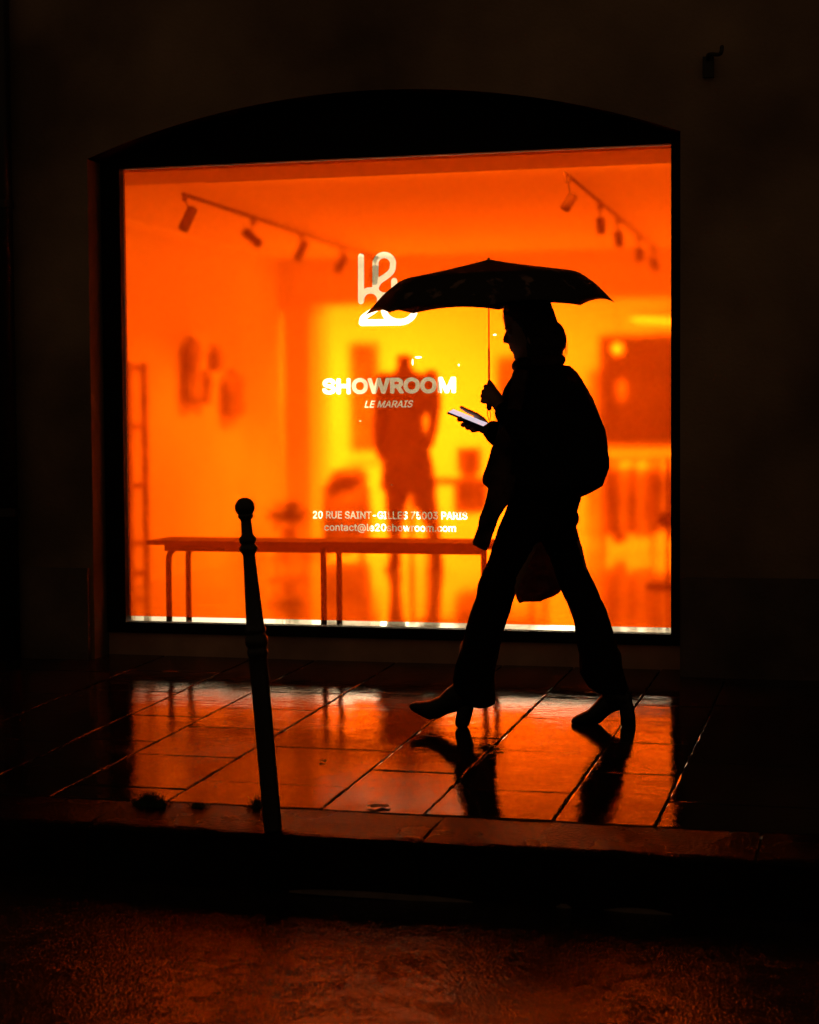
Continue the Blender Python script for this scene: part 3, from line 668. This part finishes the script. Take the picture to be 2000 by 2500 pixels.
# clothes rack with garments
YG = 5.9
ra = onY(1470, 1120, YG); rb = onY(1720, 1085, YG)
rack = empty('clothes_rack', (ra[0], YG, FLZ)); tag(rack, 'rail of hanging clothes at the lower right of the window', 'clothes rack')
mesh('top_rail', tube([ra, (rb[0], YG, ra[2])], .015, 8), M['dark_metal'], rack)
for xx in (ra[0]+.02, (ra[0]+rb[0])/2, rb[0]-.02): mesh('post', tube([(xx, YG, FLZ+.01), (xx, YG, ra[2])], .014, 8), M['dark_metal'], rack)
gm = [M['mid_cloth'], M['grey_cloth'], M['white_wall'], M['mid_cloth'], M['white_wall']]
for k in range(11):
    xx = ra[0]+.07+k*(rb[0]-ra[0]-.1)/11; ln = random.uniform(.4, .72); wv = random.uniform(.035, .055)
    g = fused('garment', [loft([[(xx+wv*s*math.cos(q)*(1+.25*math.sin(3*q+k)), YG+.2*sy*math.sin(q), z) for q in [2*math.pi*j/18 for j in range(18)]] for s, sy, z in ((.3, .2, ra[2]-.01), (.8, .9, ra[2]-.07), (1, 1, ra[2]-.16), (.95, .95, ra[2]-ln*.6), (1.15, 1.1, ra[2]-ln))])], gm[k % 5], None, .014, 1, .02, .12)
    tag(g, ['beige', 'grey', 'white', 'beige', 'white'][k % 5]+' garment hanging on the clothes rack at right', 'garment', 'garments on the clothes rack')
# shelf stand at the left edge
YS = 2.35
sa = onY(332, 885, YS); sb = onY(332, 1500, YS)
t = empty('shelf_rack', (sa[0], YS, FLZ)); tag(t, 'narrow ladder shelf standing at the left edge of the window', 'shelf')
for yy in (YS-.13, YS+.13): mesh('post', box(sa[0]-.018, sa[0]+.018, yy-.018, yy+.018, FLZ+.002, sa[2]), M['mid_cloth'], t)
mesh('post', box(sa[0]-.62, sa[0]-.585, YS-.148, YS-.112, FLZ+.002, sa[2]), M['mid_cloth'], t)
for v in (888, 1035, 1182, 1325, 1400):
    z = onY(332, v, YS-.13)[2]; mesh('shelf', box(sa[0]-.584, sa[0]-.019, YS-.13, YS+.13, z-.035, z), M['mid_cloth'], t)
# garments on the left wall
def wall_garment(u, v0, v1, hw, Yc, label):
    pa = onY(u, v0, Yc); pb = onY(u, v1, Yc); x = XL
    d0 = ray(u, (v0+v1)/2); tt = (XL+.05-CAM[0])/d0[0]; yy = (CAM+d0*tt)[1]; za = (CAM+ray(u, v0)*tt)[2]; zb = (CAM+ray(u, v1)*tt)[2]
    rings = []
    for f, wv in ((0, .25), (.06, .7), (.15, 1), (.5, .9), (.8, 1.05), (1, .9)):
        z = za+(zb-za)*f; rings.append([(XL+.05+.045*math.cos(q), yy+hw*wv*math.sin(q)*(1+.1*math.sin(5*q)), z) for q in [2*math.pi*j/20 for j in range(20)]])
    g = fused('hanging_garment', [loft(rings), tube([(XL, yy, za+.03), (XL+.06, yy, za+.02)], .012, 8)], M['grey_cloth'], None, .012, 2, .03, .12)
    tag(g, label, 'garment', 'garments hung on the left wall')
wall_garment(472, 832, 985, .15, 3, 'longest dark garment hung on the left wall')
wall_garment(503, 915, 985, .07, 3, 'short narrow garment hung low between its neighbours on the left wall')
wall_garment(529, 850, 905, .07, 3, 'small narrow garment hung high on the left wall')
wall_garment(571, 915, 1015, .20, 3, 'wide bunched garment with a dangling strap, nearest the column on the left wall')
# tub armchair
YC = 5.0
c = onY(852, 1300, YC); t = empty('armchair', (c[0], YC, FLZ)); tag(t, 'dark rounded tub armchair left of the mannequin', 'armchair')
fused('upholstery', [zslices([(1160, 812, 885, .10, .12), (1172, 800, 893, .18, .12), (1200, 796, 900, .26, .08), (1260, 793, 902, .30), (1320, 796, 900, .30), (1345, 800, 896, .28)], YC)], M['grey_cloth'], t, .015, 3, .05, .15)
for sx in (-.15, .15): mesh('foot', tube([(c[0]+sx, YC-.15, FLZ), (c[0]+sx, YC-.15, FLZ+.14)], .02, 8), M['dark_metal'], t)
th = fused('throw_blanket', [ellipsoid(onY(872, 1161, YC+.05), (.07, .2, .05)), ellipsoid(onY(840, 1160, YC), (.09, .2, .05))], M['mid_cloth'], None, .012, 1, .08, .06); tag(th, 'bunched pale throw lying on top of the dark armchair', 'throw')
# table with a box, right of the mannequin
YT = 5.7
a = onY(1010, 1165, YT); b = onY(1330, 1165, YT); t = empty('desk', (a[0], YT, FLZ)); tag(t, 'plain desk behind the mannequin and the walker', 'desk')
mesh('desk_top', box(a[0], b[0], YT-.3, YT+.3, a[2]-.05, a[2]), M['mid_cloth'], t)
for xx in (a[0]+.05, b[0]-.05):
    for yy in (YT-.27, YT+.27): mesh('leg', box(xx-.022, xx+.022, yy-.022, yy+.022, FLZ+.002, a[2]-.05), M['mid_cloth'], t)
mesh('drawer_unit', box(onY(1125, 1200, YT)[0], onY(1180, 1200, YT)[0], YT-.25, YT+.25, a[2]-.28, a[2]-.051), M['grey_cloth'], t)
c = onY(1147, 1145, YT-.05); t = empty('desk_screen', (c[0], YT, a[2])); tag(t, 'square grey monitor standing on the desk', 'monitor')
mesh('monitor_case', box(onY(1118, 1100, YT-.05)[0], onY(1176, 1100, YT-.05)[0], YT-.09, YT-.05, a[2]+.045, onY(1140, 1092, YT-.05)[2]), M['grey_cloth'], t)
mesh('monitor_foot', box(c[0]-.06, c[0]+.06, YT-.13, YT, a[2]+.001, a[2]+.045), M['grey_cloth'], t)
# potted plant on a low stool by the column
YP_ = 4.6
c = onY(706, 1300, YP_); t = empty('plant_stool', (c[0], YP_, FLZ)); tag(t, 'low round stool under the potted plant by the column', 'stool')
zs = onY(706, 1318, YP_)[2]
mesh('seat', tube([(c[0], YP_, zs-.03), (c[0], YP_, zs)], .17, 20, False), M['grey_cloth'], t)
for q in range(3): mesh('leg', tube([(c[0]+.14*math.cos(q*2.1), YP_+.14*math.sin(q*2.1), FLZ), (c[0]+.1*math.cos(q*2.1), YP_+.1*math.sin(q*2.1), zs-.03)], .012, 8), M['grey_cloth'], t)
t = empty('potted_plant', (c[0], YP_, zs)); tag(t, 'small bushy plant in a pot at the foot of the column', 'plant')
mesh('pot', revolve([(.045, 0), (.06, .09), (.055, .09), (.05, .07)]), M['grey_cloth'], t).location = (0, 0, 0)
t.children[0].matrix_parent_inverse = Matrix.Identity(4); t.children[0].location = (0, 0, .001)
V, Fs = [], []
for k in range(220):
    d = np.array([random.gauss(0, 1), random.gauss(0, 1), random.gauss(.3, .8)]); d /= np.linalg.norm(d); rr = random.uniform(.03, .17)
    p = np.array([c[0], YP_, zs+.17])+d*rr*np.array([1.1, 1, .8]); s = np.cross(d, rng.normal(size=3)); s /= np.linalg.norm(s); l = random.uniform(.02, .045)
    n = len(V); V += [p-s*l*.4, p+d*l, p+s*l*.4, p-d*l]; Fs.append((n, n+1, n+2, n+3))
mesh('foliage', (V, Fs), M['leaf'], t); mesh('stem', tube([(c[0], YP_, zs+.06), (c[0]+.01, YP_, zs+.2)], .006, 6), M['leaf'], t)
# slim stand with a round head at the right edge
Yq = 3.0
c = onY(1630, 1268, Yq); t = empty('display_stand', (c[0], Yq, FLZ)); tag(t, 'slim black stand with a round dark knob at the right edge of the window', 'stand')
mesh('pole', tube([(c[0], Yq, FLZ+.02), (c[0], Yq, onY(1630, 1120, Yq)[2])], .011, 8), M['dark_metal'], t)
mesh('knob', ellipsoid(c, (.062, .062, .046)), M['dark_metal'], t, True)
mesh('base', tube([(c[0], Yq, FLZ+.001), (c[0], Yq, FLZ+.02)], .14, 24, False), M['dark_metal'], t)

# ------------------------------------------------------------------ bollard
foot = onG(667, 2029); topc = onY(598, 1239, foot[1]+.0)
sc_ = 1/ (F/np.dot(foot-CAM, fwd))
axis = topc-foot; Lb = np.linalg.norm(axis)
pr = [(22.5, 0), (22.6, 6), (22.6, 380), (22.2, 425), (24, 430), (25.5, 437), (24.5, 444), (22.5, 448), (25, 453), (27.5, 459), (28, 466), (27, 473), (23, 479), (23, 484), (25.5, 489), (26, 495), (23, 501), (21.8, 508), (15, 672), (15.5, 676), (21, 684), (22.5, 690), (21, 696), (17.5, 699), (17.5, 702), (20.5, 706), (21.5, 711), (20, 717), (14.5, 724), (13, 757), (14, 761), (18.5, 766), (19.3, 771), (17, 777), (12.5, 781), (13, 784)]
Hs = 790.0
ballz = Hs
prof = [(r*sc_, h/Hs*Lb) for r, h in pr]
for k in range(11):
    a = R_(-58+148*k/10); prof.append((max(.0008, 24.6*sc_*math.cos(a)), Lb+24.6*sc_*math.sin(a)))
bol = empty('bollard', foot); tag(bol, 'leaning dark iron street bollard with a ball top at the kerb edge', 'bollard')
nshaft = 28
o1 = mesh('post', revolve(prof[:nshaft+7], 40), M['iron'], bol, True); o2 = mesh('ball_finial', revolve(prof[nshaft+6:], 40), M['iron'], bol, True)
q = Vector((0,0,1)).rotation_difference(Vector(axis))
bol.rotation_mode = 'QUATERNION'; bol.rotation_quaternion = q
for o in (o1, o2): o.matrix_parent_inverse = Matrix.Identity(4)

# grass in the kerb joint
def tuft(u, v, wpx, hpx, n, label):
    c = onG(u, v); s = np.dot(c-CAM, fwd)/F; V, Fs = [], []
    for k in range(n):
        bx = random.gauss(0, .42)*wpx*s/2; by = random.uniform(-.02, .02); h = hpx*s*random.uniform(.35, 1)*math.exp(-(bx/(wpx*s*.5))**2); lx = random.gauss(0, .22)*h+bx*.2; ly = random.gauss(0, .3)*h; wd = random.uniform(.0012, .0024)
        p = [np.array([c[0]+bx, c[1]+by, c[2]-.004])+np.array([lx*f*f, ly*f*f, h*f]) for f in (0, .4, .75, 1)]
        a = random.uniform(0, 3.1); sd = np.array([math.cos(a), math.sin(a), 0])*wd; m0 = len(V)
        for q_, f in zip(p, (1, .85, .5, .05)): V += [q_-sd*f, q_+sd*f]
        for j in range(3): Fs.append((m0+2*j, m0+2*j+1, m0+2*j+3, m0+2*j+2))
    tag(mesh('grass_tuft', (V, Fs), M['grass']), label, 'grass tuft')
tuft(368, 1968, 95, 44, 420, 'largest tuft of grass in the kerb joint at the left')
tuft(488, 1970, 60, 17, 160, 'smallest tuft of grass in the kerb joint, between the big tuft and the bollard')
tuft(628, 1972, 40, 40, 110, 'sparse tuft of grass beside the foot of the bollard')

# ------------------------------------------------------------------ the walker
fl = onG(1131, 1777); fr_ = onG(1470, 1768)
YN, YFA = fl[1], fr_[1]                 # near (left) and far (right) foot
YP = (YN+YFA)/2
hx_n = (1195, 965)                      # umbrella grip
YH = YP-.15; YPH = YP+.06
def P(u, v, dy=0): return onY(u, v, YP+dy)
body = []
head = [(728, 1270, 1322, .05), (735, 1250, 1333, .066), (745, 1238, 1341, .073), (760, 1231, 1346, .077), (775, 1229.5, 1348, .077), (790, 1231, 1349, .076), (803, 1235, 1348, .074), (812, 1238, 1346, .073), (825, 1238, 1342, .070), (838, 1241, 1336, .066), (846, 1244, 1330, .062), (852, 1247, 1325, .058), (859, 1251, 1318, .052), (866, 1254, 1312, .046), (873, 1257, 1306, .040), (878, 1265, 1300, .030)]
rings = []
for v, uL, uR, hy in head:
    a = P(uL, v); b = P(uR, v); c = (a+b)/2; hx = (b[0]-a[0])/2; pin = .45 if v > 800 else .2
    rings.append([(c[0]-hx*math.cos(t), YP+hy*math.sin(t)*(1-pin*max(0, math.cos(t))**1.5), c[2]) for t in [2*math.pi*k/32 for k in range(32)]])
body.append(loft(rings))
body.append(tube([P(1239, 808), P(1235.5, 820), P(1234, 829), P(1234.5, 833)], [.006, .008, .010, .0095], 12))
body += [ellipsoid(P(1239, 835, s*.008), (.009, .008, .006)) for s in (-1, 1)]
body += [ellipsoid(P(1248, 848.5), (.008, .018, .005)), ellipsoid(P(1251, 855.5), (.008, .016, .0055)), ellipsoid(P(1262, 871), (.012, .016, .012))]
body += [ellipsoid(P(1245, 814, s*.031), (.010, .013, .009)) for s in (-1, 1)]+[tube([P(1236, 803, s*.012), P(1235, 801, s*.026), P(1242, 803, s*.045)], .006, 8) for s in (-1, 1)]
body += [ellipsoid(P(1297, 822, s*.072), (.016, .008, .030)) for s in (-1, 1)]
body.append(tube([P(1300, 850), P(1318, 890), P(1330, 930)], [.050, .052, .062], 18))
body.append(zslices([(905, 1300, 1370, .06), (930, 1265, 1395, .15), (960, 1262, 1405, .165), (1030, 1262, 1420, .15), (1100, 1265, 1415, .13), (1150, 1265, 1405, .125), (1210, 1260, 1400, .15), (1260, 1255, 1392, .155), (1300, 1250, 1385, .14)], YP))
# legs under the trousers
body.append(tube([P(1290, 1260, -.07), onY(1228, 1430, YN), onY(1185, 1560, YN), onY(1165, 1690, YN)], [.080, .058, .050, .036], 16))
body.append(tube([P(1350, 1260, .07), onY(1408, 1430, YFA), onY(1455, 1580, YFA), onY(1492, 1690, YFA)], [.080, .058, .048, .036], 16))
# near arm: hand closed round the umbrella shaft
GY = YH
def H(u, v, dy=0): return onY(u, v, GY+dy)
elbN = P(1322, 1085, -.25); wrN = H(1219, 990, -.012)
body.append(tube([P(1345, 940, -.18), elbN, wrN], [.052, .043, .026], 14))
body.append(tube([wrN, H(1211, 976, -.014), H(1203, 962, -.016)], [.024, .029, .026], 14))
body.append(tube([H(1214, 985, -.010), H(1200, 972, -.018), H(1192, 960, -.018)], [.020, .021, .018], 12))
for (ku, kv, pu, pv, tu, tv) in ((1196, 946, 1186, 944, 1194, 946), (1192, 957, 1181, 956, 1190, 958), (1190, 968, 1178.5, 967, 1189, 969), (1190, 980, 1179, 979, 1190, 980)):
    body.append(tube(smoothpath([H(ku+8, kv+4, -.020), H(ku-2, kv, -.022), H(pu, pv, -.008), H(pu+2, pv, .010), H(tu, tv, .017), H(tu+8, tv+1, .012)], 4), [.0100]*8+[.0092]*13, 10))
body.append(tube(smoothpath([H(1214, 966, .004), H(1206, 951, .004), H(1200, 940, -.004), H(1196, 931, -.007)], 4), [.014]*4+[.012]*4+[.0095]*3+[.0070]*2, 10))
# far arm: palm under the phone
def G(u, v, dy=0): return onY(u, v, YPH+dy)
elbF = P(1262, 1092, .22); wrF = G(1196, 1049, .05)
body.append(tube([P(1335, 945, .18), elbF, wrF], [.050, .040, .025], 14))
body.append(tube([wrF, G(1180, 1044, .038), G(1165, 1036, .028), G(1150, 1030, .02)], [.024, .023, .020, .014], 14))
for i, (bu, bv, mu, mv, tu, tv) in enumerate(((1160, 1031, 1138, 1024, 1121, 1021), (1165, 1037, 1143, 1034, 1130, 1034), (1170, 1043, 1152, 1042, 1141, 1041), (1176, 1048, 1162, 1049, 1153, 1047))):
    body.append(tube(smoothpath([G(bu, bv, .03), G(mu, mv, .012), G(tu+2, tv+4, -.018), G(tu, tv+2, -.033), G(tu+3, tv, -.037)], 4), [.0105]*6+[.0092]*7+[.008]*4, 10))
body.append(tube(smoothpath([G(1184, 1034, .045), G(1172, 1021, .045), G(1158, 1011, .036), G(1142, 1003.5, .024), G(1127, 995, .014)], 4), [.015]*4+[.012]*4+[.0095]*6+[.0080]*3, 10))
person = fused('person', body, M['skin'], None, .0032, 1)
tag(person, 'person in dark coat and flared trousers striding left under umbrella, looking at phone', 'person')
# hair
fused('hair', [zslices([(716, 1278, 1318, .04), (722, 1256, 1332, .068), (732, 1240, 1341, .081), (746, 1232, 1346, .087), (762, 1236, 1353, .089), (778, 1246, 1358, .090), (794, 1258, 1364, .090), (806, 1266, 1373, .089), (818, 1272, 1380, .088), (831, 1277, 1383, .087), (845, 1281, 1380, .084), (856, 1284, 1375, .080), (872, 1288, 1372, .075), (895, 1294, 1375, .07), (905, 1310, 1368, .05)], YP),
      tube(smoothpath([P(1238, 750, -.03), P(1230, 757, -.03), P(1233, 768, -.04)], 4), .005, 6), tube(smoothpath([P(1360, 786, -.02), P(1372, 797, -.01), P(1380, 812, 0)], 4), .004, 6)], M['hair'], person, .004, 1, .010, .05, .004, .012)
wis = []
for k in range(26):
    v0 = random.uniform(748, 850); u0 = np.interp(v0, (746, 778, 800, 831, 850), (1343, 1356, 1364, 1380, 1378)); dy = random.uniform(-.05, .05)
    wis.append(tube(smoothpath([P(u0-9, v0-8, dy), P(u0+random.uniform(0, 3), v0, dy), P(u0+random.uniform(0, 7), v0+random.uniform(8, 20), dy), P(u0+random.uniform(-5, 5), v0+random.uniform(20, 34), dy)], 4), .0007, 5, False))
for k in range(8):
    v0 = random.uniform(745, 790); wis.append(tube(smoothpath([P(1240, v0-10, -.03), P(1229+random.uniform(-2, 2), v0, -.03), P(1232+random.uniform(-4, 2), v0+14, -.03)], 4), .0006, 5, False))
mesh('loose_strands', join(wis), M['hair'], person)['kind'] = 'stuff'
# jacket
JS = [(893, 1272, 1389, .085), (900, 1264, 1396, .11), (910, 1257, 1407, .14), (928, 1251, 1418, .185), (950, 1237, 1430, .205), (975, 1230, 1443, .215), (1000, 1232, 1455, .22), (1030, 1228, 1466, .22), (1060, 1222, 1475, .22), (1095, 1206, 1481, .22), (1120, 1199, 1483, .22), (1142, 1194, 1484.5, .22), (1164, 1186, 1477, .22), (1180, 1190, 1471, .22), (1190, 1204, 1466, .215), (1200, 1226, 1446, .20), (1210, 1250, 1424, .19), (1214, 1265, 1414, .17)]
jk = [zslices(JS, YP, 36, .72)]
cufN = np.array(wrN)*.80+np.array(elbN)*.20; cufF = np.array(wrF)*.86+np.array(elbF)*.14
jk.append(tube([P(1345, 940, -.18), P(1338, 1010, -.24), elbN, (elbN+cufN)/2+np.array([0,0,-.004]), cufN], [.075, .074, .068, .060, .050], 18))
jk.append(tube([P(1335, 945, .18), P(1310, 1010, .22), elbF, (elbF+cufF)/2, cufF], [.072, .068, .060, .054, .046], 18))
jk.append(tube([P(1268, 902), P(1258, 930), P(1243, 960), P(1233, 985)], [.018, .022, .022, .018], 10))
jacket = fused('jacket', jk, M['jacket'], person, .0055, 2, .010, .09, .004, .03)
# trousers
tr = [zslices([(1180, 1235, 1418, .15), (1224, 1244, 1415, .165), (1245, 1239, 1408, .165), (1257, 1234, 1401, .165), (1275, 1226, 1403, .16), (1295, 1218, 1405, .15), (1318, 1213, 1412, .12)], YP, 30, .85)]
n1 = [(1215, 1248, 1345, .09), (1265, 1230, 1338, .09), (1298, 1215.5, 1325, .09), (1338, 1203.5, 1305, .088), (1367, 1195, 1290, .085), (1399, 1179, 1276, .08), (1423, 1168.5, 1266, .078), (1456, 1164.5, 1256.5, .075), (1488, 1152.5, 1246.5, .076), (1533, 1140, 1232, .08), (1582, 1127, 1218, .085), (1624, 1115, 1209, .09), (1655, 1107, 1206, .095), (1685, 1112, 1206, .097), (1708, 1135, 1207, .095), (1721, 1158, 1206, .09)]
n2 = [(1215, 1290, 1413, .09), (1257, 1300, 1400, .09), (1290, 1308, 1405, .09), (1346, 1335, 1422, .088), (1387, 1353, 1431, .085), (1419, 1363, 1448, .08), (1440, 1370, 1458, .078), (1464, 1381, 1468, .075), (1488, 1399, 1479, .075), (1549, 1406, 1499, .08), (1599, 1415, 1513, .085), (1641, 1416, 1522, .09), (1673, 1437, 1531, .09), (1688, 1459, 1535, .085)]
def blend(sl, Yt, Y0=0):
    out = []
    for s in sl: f = min(1, max(0, (s[0]-1240)/240)); out.append((*s[:4], (Yt-YP)*f+(-.075 if Yt < YP else .075)*(1-f)))
    return out
tr.append(zslices(blend(n1, YN), YP, 26)); tr.append(zslices(blend(n2, YFA), YP, 26))
tr += [ellipsoid(P(1402, 1268), (.012, .1, .03)), ellipsoid(P(1399, 1251), (.010, .09, .012))]
fused('trousers', tr, M['trousers'], person, .0055, 2, .006, .08, .004, .03)
# boots
def boot(foot_, shaft, heel, Y):
    b = fused('boot', [xslices(foot_, Y), tube(shaft, [.045, .048, .05], 14)], M['leather'], person, .004, 2)
    mesh('heel', zslices(heel, Y, 20, .7), M['leather'], b, True)
boot([(1001, 1719, 1728, .012), (1006, 1716, 1735, .022), (1016, 1713, 1741, .031), (1030, 1712, 1748, .038), (1050, 1710, 1757, .042), (1074, 1699, 1753.5, .043), (1092, 1680, 1744, .042), (1110, 1668, 1739, .040), (1130, 1660, 1737, .036), (1156, 1660, 1731, .033), (1164, 1668, 1722, .026)],
     [onY(1138, 1700, YN), onY(1145, 1640, YN), onY(1155, 1580, YN)], [(1716, 1117, 1160, .030), (1730, 1118, 1156, .030), (1745, 1115, 1152, .030), (1762, 1112, 1148, .030), (1770, 1113, 1145, .030), (1777.5, 1120, 1139, .026)], YN)
boot([(1396, 1757, 1765, .015), (1399, 1751, 1768, .026), (1406, 1747, 1770, .034), (1418, 1741, 1771, .040), (1436, 1732, 1770.5, .043), (1452, 1716, 1769.5, .043), (1466, 1700, 1766, .041), (1482, 1690, 1750, .038), (1500, 1684, 1738, .036), (1516, 1680, 1734, .034), (1532, 1684, 1728, .032), (1540, 1692, 1718, .024)],
     [onY(1498, 1705, YFA), onY(1492, 1650, YFA), onY(1486, 1600, YFA)], [(1690, 1512, 1537, .03), (1712, 1512, 1543, .031), (1735, 1513, 1549, .031), (1750, 1515, 1551, .030), (1769, 1516, 1553, .030)], YFA)
# scarf
def strip(path, hw, th, Yo):
    rings = []
    for (uL, uR, v, vR) in path:
        a = P(uL, v, Yo); b = P(uR, vR, Yo)
        rings.append([tuple(x) for x in (a+np.array([0, -th, 0]), b+np.array([0, -th, 0]), b+np.array([0, th, 0]), a+np.array([0, th, 0]))])
    return loft(rings)
fused('scarf', [tube(smoothpath([P(1262, 893, 0), P(1275, 886, -.07), P(1325, 880, -.09), P(1368, 878, 0), P(1325, 880, .09), P(1275, 886, .07), P(1262, 893, 0)], 6), .022, 12),
     ellipsoid(P(1266, 892), (.02, .05, .02)),
     strip([(1262, 1290, 900, 905), (1245, 1285, 960, 960), (1240, 1275, 1020, 1020), (1212, 1262, 1090, 1092), (1199, 1255, 1110, 1112), (1190, 1250, 1142, 1150), (1181, 1243, 1168, 1182), (1183, 1238, 1180, 1196), (1194, 1236, 1190, 1205)], 0, .03, -.20),
     strip([(1205, 1262, 1150, 1160), (1194, 1255, 1195, 1205), (1185, 1236, 1232, 1236), (1172.5, 1217, 1262, 1264), (1170, 1209, 1282, 1287), (1158, 1197, 1314, 1320), (1154, 1192, 1329, 1336), (1174, 1187, 1339, 1344)], 0, .018, -.21)], M['scarf'], person, .0045, 1, .006, .05)
# umbrella
ux = onY(1194, 900, YH); umb = empty('umbrella', (ux[0], YH, ux[2])); tag(umb, 'open dark umbrella with a faint floral print held over the walker', 'umbrella')
uc = onY(1194, 748, YH); apex = onY(1193.3, 633, YH); Ru = (onY(1496, 744, YH)[0]-onY(903, 763, YH)[0])/2/math.cos(R_(7))
tiltu = R_(-1.6)
Hc = apex[2]-(onY(903, 762, YH)[2]+onY(1496, 744, YH)[2])/2
def dome(f):   # height below apex as a fraction, radial f 0..1
    pts = ((0, 0), (.15, .08), (.33, .165), (.5, .235), (.67, .31), (.72, .355), (.78, .46), (.86, .62), (.93, .81), (1, 1.0))
    for (a, b), (c_, d_) in zip(pts, pts[1:]):
        if f <= c_: return b+(d_-b)*(f-a)/(c_-a)
    return 1.0
PH0 = R_(7); NR = 8
def upt(f, ang):
    k = ((ang-PH0) % (2*math.pi/NR))/(2*math.pi/NR)      # 0..1 between ribs
    s = 4*k*(1-k)
    rr = f*Ru*(1-(.062*s)*f**2)
    z = -Hc*dome(f)+Hc*(-.008*s*math.sin(math.pi*min(1, f/.7))+.10*s*f**7)
    x, y = rr*math.cos(ang), rr*math.sin(ang)
    return np.array([apex[0]+x*math.cos(tiltu)+z*math.sin(tiltu)*0, YH+y, apex[2]+z-x*math.sin(tiltu)+y*.056])
nr, na = 26, 96; V, Fs = [], []
for i in range(1, nr+1):
    for j in range(na): V.append(upt(i/nr, PH0+2*math.pi*j/na))
V.append(apex); top = len(V)-1
for i in range(nr-1):
    for j in range(na): k = (j+1) % na; Fs.append((i*na+j, i*na+k, (i+1)*na+k, (i+1)*na+j))
for j in range(na): Fs.append((top, (j+1) % na, j))
can = mesh('canopy', (V, Fs), M['umbrella'], umb, True); sm = can.modifiers.new('thickness', 'SOLIDIFY'); sm.thickness = .0012
mesh('ferrule', tube([apex+np.array([0,0,-.006]), apex+np.array([0,0,.001])], .0055, 10), M['steel'], umb, True)
for k in range(NR):
    ang = PH0+2*math.pi*k/NR
    r_ = mesh('rib', tube([upt(f, ang)-np.array([0,0,.004]) for f in np.linspace(.03, .995, 14)], .0014, 6), M['steel'], umb)
    mesh('stretcher', tube([apex+np.array([0,0,-.13]), upt(.45, ang)-np.array([0,0,.005])], .0014, 6), M['steel'], r_)
bt = onY(1194.5, 996, YH)
mesh('shaft', join([tube([apex-np.array([0,0,.004]), onY(1194, 852, YH)], .0026, 10), tube([onY(1194, 850, YH), onY(1194.3, 935, YH)], .0038, 10)]), M['steel'], umb, True)
mesh('handle', tube([onY(1194.3, 934, YH), onY(1195, 960, YH), bt], [.008, .010, .0105], 12), M['phone'], umb, True)
mesh('wrist_strap', tube(smoothpath([bt, onY(1190, 1008, YH), onY(1195, 1027, YH-.01), onY(1198, 1012, YH+.01), bt], 5), .0016, 6), M['phone'], umb)
# phone
pa = G(1098, 1004); pb = G(1187, 1040); ax = pb-pa; Lp = np.linalg.norm(ax); ax /= Lp
nrm = np.array([.33, -.20, 1.0]); nrm -= ax*np.dot(nrm, ax); nrm /= np.linalg.norm(nrm); ay = np.cross(nrm, ax)
pc = (pa+pb)/2
ph = empty('phone', pc); tag(ph, 'slim phone with a pale lit screen held in the lower hand', 'phone')
po = mesh('phone_body', obox(pc, ax, ay, nrm, Lp/2, .036, .0042), M['phone'], ph)
bv = po.modifiers.new('b', 'BEVEL'); bv.width = .003; bv.segments = 3
mesh('screen', obox(pc+nrm*.0045, ax, ay, nrm, Lp/2-.004, .033, .0006), M['screen'], ph)
# carrier bag on the far side
bt0 = onY(1300, 1180, YFA+.10)
bag = empty('carrier_bag', bt0); tag(bag, 'limp dark red printed carrier bag hanging behind the walker\'s legs', 'bag')
YBG = YFA+.16
fused('bag_body', [zslices([(1255, 1285, 1330, .012), (1290, 1272, 1345, .03), (1340, 1262, 1362, .045), (1400, 1256, 1374, .05), (1435, 1255, 1373, .045), (1448, 1256, 1362, .04), (1459, 1260, 1344, .032), (1466, 1264, 1322, .026), (1471, 1267, 1280, .015)], YBG, 26)], M['bag'], bag, .006, 1, .02, .06, .006, .02)
for s in (-.012, .012): mesh('handle', tube(smoothpath([onY(1295, 1262, YBG+s), onY(1298, 1200, YBG+s), onY(1300, 1150, YBG-.02), onY(1308, 1200, YBG+s), onY(1318, 1262, YBG+s)], 5), .003, 6), M['bag'], bag)

# a few wet leaves on the slabs
for (u, v, sz, lab) in ((789, 1861, .016, 'tiny dark leaf lying alone on the slab right of the bollard'), (1190, 1824, .030, 'curled wet leaf on the slabs under the reflection of the front boot'),
                        (925, 1972, .034, 'flat dark leaf on the slab just behind the kerb'), (1443, 1694, .024, 'small dark leaf in the bright reflection before the rear boot'), (1216, 1833, .020, 'smaller wet leaf beside the curled one')):
    c = onG(u, v); a = random.uniform(0, 3); V, Fs = [tuple(c+np.array([0, 0, .006]))], []
    for k in range(14):
        q = 2*math.pi*k/14; rr = sz*(.55+.45*abs(math.cos(q*2.5)))*(1 if abs(math.cos(q)) > .3 else .7)
        V.append((c[0]+rr*math.cos(q+a)*1.3, c[1]+rr*math.sin(q+a), c[2]+.003+.007*random.random()))
    for k in range(14): Fs.append((0, 1+k, 1+(k+1) % 14))
    tag(mesh('fallen_leaf', (V, Fs), M['leaf'], smooth=True), lab, 'leaf')
